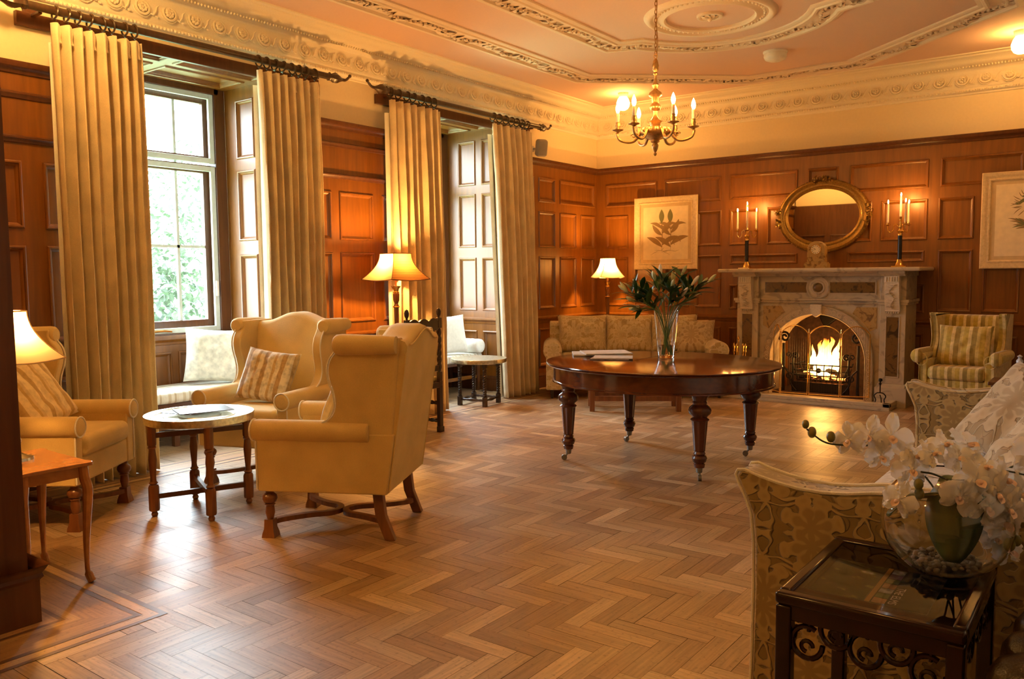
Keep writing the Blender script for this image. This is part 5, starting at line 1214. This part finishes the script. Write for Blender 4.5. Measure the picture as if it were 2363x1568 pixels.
candelabrum('brass candelabrum on a black column with four lit candles, right of the mirror', -1.925, radians(3))
def mirror():
    T = thing('mirror', 'oval gilt framed mirror above the mantel shelf', 'mirror', (-2.785, YB-.012, 2.02)); A, B = .50, .41
    g = G(); n = 64; prof = [(0, 0), (.0, -.03), (-.015, -.05), (-.03, -.055), (-.045, -.042), (-.06, -.03), (-.075, -.032), (-.085, -.040), (-.095, -.032), (-.105, -.018), (-.115, -.012)]
    vs = [((A+o)*cos(2*pi*i/n), y, (B+o)*sin(2*pi*i/n)) for o, y in prof for i in range(n)]; g.add(vs, [[j*n+i, (j+1)*n+i, (j+1)*n+(i+1) % n, j*n+(i+1) % n] for j in range(len(prof)-1) for i in range(n)])
    for i in range(90): a = 2*pi*i/90; g.ball(((A-.006)*cos(a), -.045, (B-.006)*sin(a)), .006, 5, 4)
    g.build('frame', 'gilt', T, smooth=50)
    g = G(); n = 64; g.add([((A-.11)*cos(2*pi*i/n), -.0145, (B-.11)*sin(2*pi*i/n)) for i in range(n)], [list(range(n))]); g.build('glass', 'mirror', T, smooth=0)
    rnd = random.Random(2); 
    for a0, w in ((pi/2, .22), (0, .30), (pi, .30)):
        g = G()
        for i in range(26):
            a = a0+rnd.uniform(-w, w); r = rnd.uniform(-.03, .02); p = Vector(((A+r)*cos(a), -.055, (B+r)*sin(a))); leafshape(g, dirmat(p, (rnd.uniform(-1, 1), -.4, rnd.uniform(-1, 1))), rnd.uniform(.035, .06), .025, .2, 4, .4); g.ball(p, rnd.uniform(.006, .014), 6, 4)
        g.build('ornament', 'gilt', T, smooth=40)
mirror()
# ---- pictures
def picture(label, x0, x1, z0, z1, kind):
    cx, cz = (x0+x1)/2, (z0+z1)/2; T = thing('picture', label, 'picture', (cx, YB-.015, cz)); W_, H_ = (x1-x0)/2, (z1-z0)/2
    prof = [(0, 0), (0, -.028), (-.008, -.038), (-.03, -.036), (-.045, -.026), (-.062, -.022), (-.068, -.028), (-.078, -.026), (-.085, -.016), (-.088, -.010)]
    R = [[(sx*(W_+o), y, sz*(H_+o)) for sx, sz in ((-1, -1), (1, -1), (1, 1), (-1, 1))] for o, y in prof]
    g = G(); vs = [p for q in R for p in q]; g.add(vs, [[k*4+i, k*4+(i+1) % 4, k*4+4+(i+1) % 4, k*4+4+i] for k in range(len(R)-1) for i in range(4)]); g.build('frame', 'framew', T, smooth=30)
    g = G(); g.box(-W_+.085, W_-.085, -.012, -.008, -H_+.085, H_-.085); g.build('mount', 'mat', T, smooth=0)
    g = G(); g.box(-W_+.125, W_-.125, -.0135, -.012, -H_+.125, H_-.125); g.build('print', 'print', T, smooth=0)
    y = -.0142; g = G(); rnd = random.Random(4)
    def lf(p, ang, L, w, bend=.3, m=0):
        g.m = m; n = 8; vs = []
        for i in range(n+1):
            t = i/n; a = ang+bend*t; c = Vector((p[0]+L*t*sin(ang+bend*t*.5), p[1]+L*t*cos(ang+bend*t*.5))); hw = w/2*sin(pi*min(1, t*.95+.03)); nn = Vector((cos(a), -sin(a)))
            vs += [(c.x-nn.x*hw, y-.0002*rnd.random(), c.y-nn.y*hw), (c.x+nn.x*hw, y-.0002*rnd.random(), c.y+nn.y*hw)]
        g.add(vs, [(2*i, 2*i+1, 2*i+3, 2*i+2) for i in range(n)])
    if kind == 'lily':
        for bx in (-.035, .055):
            lf((bx, -.18), .02, .34, .008, -.03)
            lf((bx-.005, .10), 0, .14, .055, 0, 1)
            for a, L, w, b, z in ((-.7, .19, .05, -.6, -.12), (.7, .2, .05, .9, -.10), (-1.0, .15, .045, .5, .0), (.9, .16, .045, -.7, .02), (-.5, .14, .035, -1.2, .06), (.4, .17, .035, 1.6, .05)): lf((bx, z-.02), a, L, w, b)
        for k in range(9): lf((rnd.uniform(-.08, .1), -.18), pi/2*(1 if k % 2 else -1)+rnd.uniform(-.3, .3), rnd.uniform(.05, .11), .003, rnd.uniform(-1, 1))
        g.tube([(.12+.035*cos(a), y, -.09+.035*sin(a)) for a in [i*.4 for i in range(11)]], .003, 4)
    else:
        for k in range(46): a = rnd.uniform(0, 2*pi); r = rnd.uniform(0, .085); lf((r*cos(a), .13+r*sin(a)), rnd.uniform(-pi, pi), rnd.uniform(.03, .06), .02, .4, 1)
        for k in range(26): a = rnd.uniform(0, 2*pi); lf((.07*cos(a), .13+.07*sin(a)), pi/2-a, rnd.uniform(.04, .09), .006, rnd.uniform(-.8, .8))
        lf((0, -.08), 0, .16, .012, 0)
        for k in range(22): a = rnd.choice((-1, 1))*rnd.uniform(.5, 1.7); lf((0, -.07+rnd.uniform(-.02, .03)), a, rnd.uniform(.10, .17), .016, .5 if a > 0 else -.5, k % 2)
    g.v = [(x*1.32, yy, z*1.25) for x, yy, z in g.v]; g.build('drawing', ['ink', 'inkg'], T, smooth=0); return T
picture('pale framed botanical print of two seed heads, above the corner sofa', -5.16, -4.29, 1.44, 2.355, 'lily')
picture('pale framed botanical print of a thistle head at the right edge', -1.225, -.35, 1.41, 2.37, 'thistle')
# ---- chandelier and other ceiling things
def chandelier():
    T = thing('chandelier', 'six armed bronze chandelier with candle bulbs hanging on a chain', 'chandelier', (-2.88, 5.655, 0))
    g = G(); z = 3.02; k = 0
    while z < 3.50:
        a = (k % 2)*pi/2; g.tube([(.009*cos(t)*cos(a), .009*cos(t)*sin(a), z+.019*sin(t)) for t in [2*pi*i/12 for i in range(12)]], .0028, 5, closed=True); z += .030; k += 1
    g.tube(cpath([(.008, 0, 2.98), (.014, .004, 3.1), (.006, 0, 3.25), (.012, -.004, 3.4), (.0, 0, 3.51)], 6), .003, 5); g.build('chain', 'obrass', T)
    g = G(); g.lathe([(.05, ZC-.03), (.06, ZC-.01), (.06, ZC)], n=20); g.build('ceiling_plate', 'obrass', T)
    g = G(); g.tube([(.014*cos(t), 0, 3.0+.018*sin(t)) for t in [2*pi*i/12 for i in range(12)]], .004, 6, closed=True)
    g.lathe([(.006, 2.985), (.016, 2.97), (.026, 2.93), (.022, 2.90), (.010, 2.885), (.018, 2.872), (.008, 2.86), (.010, 2.825), (.014, 2.81), (.028, 2.79), (.022, 2.775), (.012, 2.765), (.020, 2.755), (.046, 2.735), (.050, 2.715), (.030, 2.70), (.028, 2.67), (.022, 2.66), (.042, 2.635), (.036, 2.61), (.018, 2.60), (.016, 2.565), (.034, 2.535), (.052, 2.525), (.040, 2.515), (.036, 2.49), (.06, 2.475)], n=28, flute=14, fd=.05)
    g.build('stem', 'bronze', T, smooth=50)
    g = G(); g.lathe([(.05, 2.48), (.10, 2.475), (.112, 2.455), (.106, 2.43), (.078, 2.405), (.035, 2.39), (.030, 2.385)], n=42, flute=21, fd=.07); g.build('bowl', 'bronze', T, smooth=50)
    g = G(); g.lathe([(.03, 2.39), (.034, 2.375), (.018, 2.365), (.026, 2.35), (.022, 2.325), (.012, 2.305), (.006, 2.298), (.013, 2.288), (.008, 2.275), (0, 2.27)], n=16); g.build('finial', 'bronze', T, smooth=50)
    base = math.atan2(-5.655, 2.88)            # towards the camera
    for k, dg in enumerate((-33, 27, 87, 147, 207, 267)):
        a = base+radians(dg); c, s = cos(a), sin(a); g = G()
        P = cpath([(.05, 0, 2.46), (.10, 0, 2.46), (.125, 0, 2.42), (.16, 0, 2.385), (.21, 0, 2.38), (.265, 0, 2.40), (.285, 0, 2.44), (.275, 0, 2.462)], 5); g.tube([Vector((c*p.x, s*p.x, p.z)) for p in P], [.012-.0001*i for i in range(len(P))], 8)
        g.tube([Vector((c*(.16+.02*cos(t)*(1-t/9)), s*(.16+.02*cos(t)*(1-t/9)), 2.425+.02*sin(t)*(1-t/9))) for t in [i*.5 for i in range(13)]], .005, 5)
        arm = g.build('arm', 'bronze', T, smooth=50)
        g = G(); R = .278; g.lathe([(.010, 2.455), (.016, 2.462), (.024, 2.466), (.042, 2.472), (.043, 2.477), (.018, 2.480), (.014, 2.492), (.020, 2.505), (.015, 2.515), (.018, 2.53), (.012, 2.532)], (c*R, s*R, 0), 20, flute=10, fd=.06); g.build('drip_pan', 'bronze', arm, smooth=50)
        g = G(); g.lathe([(.0125, 2.53), (.012, 2.598), (.006, 2.60)], (c*R, s*R, 0), 14); g.build('candle_tube', 'wax', arm)
        g = G(); g.lathe([(.006, 2.598), (.012, 2.61), (.0165, 2.628), (.014, 2.648), (.007, 2.668), (0, 2.682)], (c*R, s*R, 0), 10); g.build('bulb', 'bulb', arm)
chandelier()
for x, y, lab in ((-4.90, 8.79, 'lit opal globe ceiling light above the far corner, behind the chandelier'), (-.86, 8.79, 'lit opal globe ceiling light at the right edge above the fireplace wall'), (-4.90, 2.27, 'lit opal globe ceiling light above the near window'), (-.86, 2.27, 'lit opal globe ceiling light above the camera side'), (-2.3, -.5, 'lit opal globe ceiling light in the hall behind the camera')):
    T = thing('ceiling_light', lab, 'ceiling light', (x, y, ZC)); g = G(); g.lathe([(.06, 0), (.06, -.02), (.052, -.035), (.048, -.05)], n=24); g.build('fitting', 'white', T)
    g = G(); g.lathe([(.046, -.048), (.064, -.075), (.078, -.115), (.074, -.155), (.055, -.185), (.03, -.20), (0, -.205)], n=20); g.build('globe', 'globe' if y > 5 or x > -1.5 else 'globe_near', T, smooth=60)
T = thing('smoke_detector', 'round white dome detector on the ceiling left of the rib', 'smoke detector', (-2.84, 8.10, ZC))
g = G(); g.lathe([(.115, 0), (.115, -.012), (.108, -.02)], n=32); g.build('base', 'white', T); g = G(); g.lathe([(.106, -.018), (.108, -.05), (.095, -.075), (.06, -.09), (0, -.094)], n=32); g.build('dome', 'white', T, smooth=60)
T = thing('wall_speaker', 'small grey loudspeaker on a bracket right of the far curtains', 'loudspeaker', (XL, 8.12, 2.88)); g = G(); g.lathe([(0, 0), (.035, .004), (.035, .012), (.012, .016), (.012, .06)], n=16, axis=0); g.build('bracket', 'grey', T)
g = G(); g.T = Matrix.Translation((.13, 0, 0)) @ Matrix.Rotation(radians(-35), 4, 'Z') @ Matrix.Rotation(radians(15), 4, 'Y'); g.rbox(-.05, .05, -.07, .07, -.10, .10, .035, 4); g.T = Matrix.Identity(4); g.build('cabinet', 'grey', T, smooth=50)
g = G(); g.T = Matrix.Translation((.13, 0, 0)) @ Matrix.Rotation(radians(-35), 4, 'Z') @ Matrix.Rotation(radians(15), 4, 'Y'); g.rbox(.044, .056, -.055, .055, -.085, .085, .006, 2); g.T = Matrix.Identity(4); g.build('grille', 'grey', T, smooth=50)

# ---------------------------------------------------------------- near right: glass topped table, orchid, booklet, leather chair
def glass_table():
    x0, x1, y0, y1, z = -.63, -.235, 1.85, 2.36, .66; T = thing('display_table', 'small carved rosewood table with a glass top at the lower right', 'side table', ((x0+x1)/2, (y0+y1)/2, 0)); w, d = (x1-x0)/2, (y1-y0)/2
    g = G(); q = .032
    for a in ((-w, w, -d, -d+q), (-w, w, d-q, d), (-w, -w+q, -d+q, d-q), (w-q, w, -d+q, d-q)): g.box(a[0], a[1], a[2], a[3], z-.028, z)
    g.build('top_frame', 'rose', T, bevel=.008, seg=3)
    g = G(); g.quad((-w+q, -d+q, z-.006), (w-q, -d+q, z-.006), (w-q, d-q, z-.006), (-w+q, d-q, z-.006)); g.build('glass', 'tglass', T, smooth=0)
    g = G(); g.box(-w+.02, w-.02, -d+.02, d-.02, z-.045, z-.03); g.build('inner_panel', 'rose', T, smooth=0)
    g = G()
    for a in ((-w+.01, w-.01, -d+.008, -d+.03), (-w+.01, w-.01, d-.03, d-.008), (-w+.008, -w+.03, -d+.03, d-.03), (w-.03, w-.008, -d+.03, d-.03)): g.box(a[0], a[1], a[2], a[3], z-.065, z-.026)
    g.build('apron', 'rose', T, bevel=.003)
    for sx in (-1, 1):
        for sy in (-1, 1): g = G(); x, y = sx*(w-.02), sy*(d-.02); g.box(x-.018, x+.018, y-.018, y+.018, 0, z-.03); g.build('leg', 'rose', T, bevel=.005, seg=3)
    def fret(p, q_, nm):
        p, q_ = Vector(p), Vector(q_); dv = (q_-p); L = dv.length; dv.normalize(); g = G(); n = max(4, int(L/.055)); st = L/n
        for i in range(n):
            c = p+dv*(i+.5)*st; r = st*.52; zc = z-.105-.022*sin(pi*(i+.5)/n)*(-1)+(.018 if i % 2 else -.012)
            a0 = pi/2+(.5 if i % 2 else -.6); g.tube([c+dv*(r*cos(a0+t)*(1+.08*t/6))+Vector((0, 0, zc-c.z+r*1.15*sin(a0+t)))for t in [k*5.3/18 for k in range(19)]], .0065, 7)
            g.tube([c+dv*(.4*r*cos(t))+Vector((0, 0, zc-c.z-.3*r+.4*r*sin(t))) for t in [k*4.6/10 for k in range(11)]], .005, 6)
            g.tube([c+dv*(.1*r)+Vector((0, 0, zc+r-.006)), c+dv*(.15*r)+Vector((0, 0, z-.06))], .005, 6)
        g.build(nm, 'rose', T)
    fret((-w+.04, -d+.018, 0), (w-.04, -d+.018, 0), 'fretwork'); fret((w-.018, -d+.04, 0), (w-.018, d-.04, 0), 'fretwork'); fret((-w+.018, -d+.04, 0), (-w+.018, d-.04, 0), 'fretwork')
    for a in ((-w+.03, w-.03, -d+.012, -d+.028),): pass
    g = G(); g.box(-w+.03, w-.03, -d+.03, d-.03, .12, .135); g.build('shelf', 'rose', T, smooth=0)
glass_table()
def booklet():
    """open brochure under the glass: photograph, tan strip, column of small pictures, dark panel with lettering"""
    T = thing('brochure', 'dark illustrated brochure lying under the glass of the display table', 'brochure', (-.594, 1.985, .6305)); w, h = .262, .262
    def rect(nm, mat, u0, u1, v0, v1, zz):
        g = G(); g.box(u0, u1, v0, v1, zz, zz+.0004); return g.build(nm, mat, T, smooth=0)
    rect('page', 'folder2', 0, w, 0, h, 0)
    rect('photograph', 'photo', .003, .126, .004, h-.004, .0006)
    rect('strip', 'tan', .128, .139, .002, h-.002, .0006)
    for i, c in enumerate(('pic1', 'pic2', 'pic3', 'pic4', 'pic1', 'pic3', 'pic4')[::-1]): rect('thumbnail', c, .142, .171, .006+i*(h-.012)/7, .003+(i+1)*(h-.012)/7, .0006)
    cu = bpy.data.curves.new('lettering', 'FONT'); cu.body = 'THE ELMS'; cu.size = .027; cu.extrude = .0001; o = bpy.data.objects.new('lettering', cu); COL.objects.link(o)
    dg = bpy.context.evaluated_depsgraph_get(); me = bpy.data.meshes.new_from_object(o.evaluated_get(dg)); bpy.data.objects.remove(o); me.materials.clear(); me.materials.append(M['white'])
    o = bpy.data.objects.new('lettering', me); COL.objects.link(o); o.parent = T; o.location = (.176, .130, .0011); o.rotation_euler = (0, 0, -pi/2)
    for k in range(2): rect('small_text', 'grey', .196+k*.012, .198+k*.012, h-.085, h-.045, .0006)
M['folder2'] = plain('black page', (.018, .017, .018), .4); M['tan'] = plain('tan strip', (.42, .24, .08), .5)
M['pic1'] = plain('pale thumbnail', (.45, .5, .6), .4, var=.6, nscale=60, nd=0); M['pic2'] = plain('violet thumbnail', (.25, .15, .25), .4, var=.5); M['pic3'] = plain('green thumbnail', (.15, .22, .12), .4, var=.6); M['pic4'] = plain('orange thumbnail', (.5, .3, .2), .4, var=.6)
def photo_mat():
    m, n, l, b = nodes('garden photograph'); mp = mapping(n, l, (1, 1, 1)); t = N(n, 'ShaderNodeTexNoise'); t.inputs['Scale'].default_value = 16; t.inputs['Detail'].default_value = 7; l.new(mp.outputs[0], t.inputs[0])
    r = ramp(n, [(.38, (.012, .018, .006)), (.48, (.03, .045, .012)), (.56, (.035, .03, .03)), (.62, (.16, .19, .05)), (.68, (.5, .48, .44))]); l.new(t.outputs[0], r.inputs[0]); l.new(r.outputs[0], b.inputs['Base Color']); setp(b, Roughness=.4); return m
M['photo'] = photo_mat()
booklet()
def orchid():
    BX, BY, BZ = -.335, 2.215, .6605; R = .148; rnd = random.Random(11)
    T = thing('glass_bowl', 'round clear glass fishbowl vase on the display table', 'vase', (BX, BY, BZ))
    # sphere cut at top, flat base
    n = 28; out = [(0, 0), (.055, 0)]+[(R*sin(a), .128-R*cos(a)*.94) for a in [radians(28+(122-0)*i/n) for i in range(n+1)]]; out = [p for p in out]
    inn = [((R-.004)*sin(a), .128-(R-.004)*cos(a)*.94) for a in [radians(150-122*i/n) for i in range(n+1)]]+[(0, .012)]
    g = G(); g.lathe(out+inn, n=56); g.build('glass', 'glass', T, smooth=60)
    g = G()
    for i in range(150):
        a = rnd.uniform(0, 2*pi); r = .075*rnd.random()**.5; g.ball((r*cos(a), r*sin(a), .020+rnd.uniform(0, .018)), rnd.uniform(.005, .009), 6, 4, (1, 1, .7))
    o = g.build('pebbles', 'peb', smooth=60); o.location = (BX, BY, BZ); tag(o, 'pale pebbles in the bottom of the glass fishbowl', 'pebbles', kind='stuff')
    T = thing('orchid', 'white artificial orchid with broad dark leaves in the glass fishbowl', 'orchid', (BX, BY, BZ))
    Rt = Vector((.80, .60, 0)); Fw = Vector((-.60, .80, 0)); Up = Vector((0, 0, 1))       # picture-right, away, up
    Pv = lambda a, b, h: Rt*a+Fw*b+Up*(h-.068*min(1, max(0, (h-.10)/.18)))
    # leaves
    def broad(p, d, L, w, curl, roll=0, nn=12):
        g = G(); Mx = dirmat(p, d, roll); vs = []; o = g.T; g.T = Mx
        for i in range(nn+1):
            t = i/nn; hw = w/2*(sin(pi*min(1, t*.86+.10)))**.6*(1-.25*t); ang = curl*t; y = L*(sin(ang)/curl if curl else t); z = -L*(1-cos(ang))/curl if curl else 0
            for k in range(7): u = (k-3)/3; vs.append((hw*u, y, z+.35*hw*u*u+.0))
        g.add(vs, [[i*7+k, i*7+k+1, i*7+k+8, i*7+k+7] for i in range(nn) for k in range(6)]); g.T = o; return g.build('leaf', 'oleaf', T, smooth=70, solid=.0016)
    broad(Pv(-.005, -.045, .300), Pv(-.1, -.18, -1), .185, .14, .35, pi)
    broad(Pv(.06, -.01, .285), Pv(-1, -.75, .15), .12, .14, 1.4, 0)
    broad(Pv(.0, .0, .22), Pv(-1, .1, .45), .16, .09, 1.2, .3)
    broad(Pv(.0, .03, .20), Pv(.7, .4, .6), .12, .08, 1.0, 0)
    def flower(stem_o, p, d, s=1.0, roll=0.0):
        """five petals and lip facing direction d"""
        q = Vector(d).normalized().to_track_quat('Z', 'Y').to_matrix().to_4x4(); Mx = Matrix.Translation(p) @ q @ Matrix.Rotation(roll, 4, 'Z'); g = G()
        def pet(ang, L, w, cup):
            vs = []; o = g.T; g.T = Mx @ Matrix.Rotation(ang, 4, 'Z')
            for i in range(9):
                t = i/8; hw = w/2*(max(0, sin(pi*min(1, .06+t*.9))))**.55*(.35+.65*min(1, t*2.2))
                for k in range(5): u = (k-2)/2; vs.append((hw*u, L*t, cup*L*(t*t*.5)-.25*hw*u*u+.004*sin(9*t+5*u)))
            g.add(vs, [[i*5+k, i*5+k+1, i*5+k+6, i*5+k+5] for i in range(8) for k in range(4)]); g.T = o
        pet(pi/2+.1, .048*s, .052*s, -.25); pet(-pi/2-.1, .048*s, .052*s, -.25); pet(0, .050*s, .030*s, -.2); pet(pi*.78, .048*s, .028*s, -.15); pet(-pi*.78, .048*s, .028*s, -.15)
        fl = g.build('flower', 'petal', stem_o, smooth=70)
        g = G(); g.T = Mx; g.ball((0, -.006*s, .008*s), .0075*s, 8, 6, (1, 1, 1.2)); leafshape(g, Matrix.Rotation(pi, 4, 'Z') @ Matrix.Translation((0, .0, .006)) @ Matrix.Rotation(.5, 4, 'X'), .024*s, .02*s, -.3, 4, .5); g.build('lip', 'lip', fl, smooth=60) if False else None
        g.T = Matrix.Identity(4); g.mi = [0]*len(g.f); lp = g.build('lip', 'lip', fl, smooth=60)
    def stem(pts, fls, buds=(), r=.0024):
        P = cpath([Pv(*p) for p in pts], 6); g = G(); g.tube(P, r, 6); st = g.build('flower_stem', 'ostem', T)
        for a, b, h, da, db, dh, s in fls: flower(st, Pv(a, b, h), Pv(da, db, dh), s, rnd.uniform(-.5, .5))
        for a, b, h, s in buds: g = G(); g.ball(Pv(a, b, h), .011*s, 10, 8, (1, 1, 1.3)); g.build('flower_bud', 'obud', st, smooth=60)
        return st
    # long stem reaching left
    stem([(.02, .0, .02), (.0, .02, .20), (-.06, .03, .32), (-.14, .03, .372), (-.21, .03, .378), (-.285, .03, .385), (-.335, .03, .42)],
         [(-.135, .01, .405, -.2, -1, .25, 1.15), (-.185, .02, .405, -.6, -1, .2, 1.05), (-.235, .02, .395, -.8, -.9, .0, .9), (-.165, .0, .36, .1, -1, -.1, .8), (-.10, -.02, .33, -.1, -1, .1, .95), (-.085, -.01, .36, .2, -.8, .6, .85), (-.055, -.03, .37, .3, -.8, .7, .8)],
         [(-.275, .03, .400, 1), (-.322, .03, .412, 1), (-.338, .03, .432, .8)])
    stem([(.02, .0, .02), (.02, -.02, .2), (.0, -.03, .29), (-.05, -.04, .32), (-.09, -.05, .33)],
         [(-.14, -.05, .255, -.9, -.7, .1, .95), (-.02, -.02, .39, .2, -.7, .7, .9), (.045, .0, .385, .3, -.8, .6, 1.0), (.01, -.03, .36, -.3, -1, .5, .8)], [(-.095, -.05, .30, 1), (-.092, -.05, .275, 1)])
    stem([(.0, .0, .02), (.04, -.02, .2), (.06, -.04, .30), (.10, -.05, .33), (.16, -.05, .32)],
         [(.03, -.07, .315, -.1, -1, .3, 1.15), (-.01, -.08, .275, -.5, -1, .1, 1.0), (.075, -.08, .285, .1, -1, .0, 1.15), (.045, -.095, .245, -.1, -1, -.1, 1.0), (.105, -.06, .315, .4, -1, .3, 1.05), (.145, -.06, .28, .3, -1, .1, 1.05), (.10, -.09, .235, .1, -1, -.1, 1.05), (.06, -.05, .34, .0, -.8, .8, 1.0)])
    stem([(.03, .0, .02), (.07, .0, .2), (.13, .0, .31), (.18, 0, .335), (.24, .0, .33)], [(.205, -.02, .365, -.1, -1, .1, 1.2), (.235, -.02, .315, .1, -1, 0, 1.1), (.17, -.02, .30, .0, -1, .1, 1.0)])
    stem([(.05, .0, .25), (.09, -.04, .25), (.125, -.06, .21), (.135, -.07, .16), (.115, -.07, .13)], [(.09, -.09, .185, .0, -1, -.1, 1.1), (.12, -.06, .075, .2, -1, .1, .9), (.095, -.05, .10, -.2, -1, .2, .8)], [(.138, -.075, .175, 1.1), (.125, -.08, .105, 1), (.105, -.085, .095, 1.2)])
orchid()
def leather_chair():
    T = thing('leather_armchair', 'dark brown channel tufted leather chair at the lower right corner', 'armchair', (.0, 1.85, 0))
    g = G(); g.rbox(-.16, .30, -.45, .42, .10, .50, .06, 4); g.build('seat_base', 'leather', T, smooth=60)
    for i in range(7):
        y = .36-.115*i; z = .60-.012*i; g = G(); x0 = -.165-.012*i
        n = 18; 
        g.T = Matrix.Translation((0, y, z)); prof = [(0, x0), (.03, x0+.004), (.055, x0+.02), (.072, x0+.055), (.078, x0+.11), (.078, .30), (0, .30)]
        g.lathe(prof, n=22, axis=0); g.T = Matrix.Identity(4); g.build('channel', 'leather', T, smooth=70)
    g = G(); g.rbox(.16, .31, -.45, .42, .3, .85, .07, 4); g.build('backrest', 'leather', T, smooth=60)
    for x in (-.1, .28):
        for y in (-.42, .46): g = G(); g.lathe([(.02, 0), (.028, .11)], (x, y, 0), 10); g.build('foot', 'black', T)
leather_chair()
# small table and ornament at the right edge, behind the long sofa
plain_table('small dark table with rounded top behind the long sofa, at the right edge', (-.70, 7.75), .36, .36, .50, 'oakdark', name='occasional_table')
T = thing('figurine', 'small pale and blue china figure on the table at the right edge', 'ornament', (-.68, 7.75, .501)); g = G(); g.lathe([(.04, 0), (.045, .03), (.035, .08), (.03, .11), (.014, .13)], n=16); g.build('body', 'print', T, smooth=60); g = G(); g.lathe([(.012, .128), (.024, .14), (.026, .165), (.010, .185), (.02, .20), (.0, .215)], n=14); g.build('head', 'pic1', T, smooth=60)
# ---------------------------------------------------------------- garden outside the windows
def garden():
    g = G(); g.box(-40, -7.3, -30, 40, -1.2, -1.0); struct(g.build('garden_lawn', 'grass', smooth=0))
    rnd = random.Random(8)
    for i, (x, y, h, r) in enumerate(((-19, 11.5, 4.6, 2.0), (-24, 15.8, 6.0, 2.6), (-15.2, 8.6, 2.4, 1.4), (-26, 22, 6, 2.8), (-30, 14, 7.5, 2.7))):
        T = thing('garden_tree', ('bushy green tree seen faintly through the near window', 'tall tree further back behind the near window glass', 'low shrub in the garden below the near window', 'large tree in the garden beyond the far window', 'tallest pale tree at the back of the garden')[i], 'tree', (x, y, -1.0))
        t = G(); t.lathe([(.12, 0), (.06, h*.5), (.03, h*.9)], n=8); t.build('trunk', 'oakdark', T)
        t = G()
        for k in range(1500):
            a = rnd.uniform(0, 2*pi); u = rnd.uniform(-1, 1); q = rnd.random()**.4*r; p = Vector((q*cos(a)*(1-u*u)**.5, q*sin(a)*(1-u*u)**.5, h*.68+u*q*1.1)); leafshape(t, dirmat(p, (rnd.uniform(-1, 1), rnd.uniform(-1, 1), rnd.uniform(-1, .5))), .20, .12, .2, 3, .2)
        t.build('crown', 'foliage', T, smooth=0)
garden()
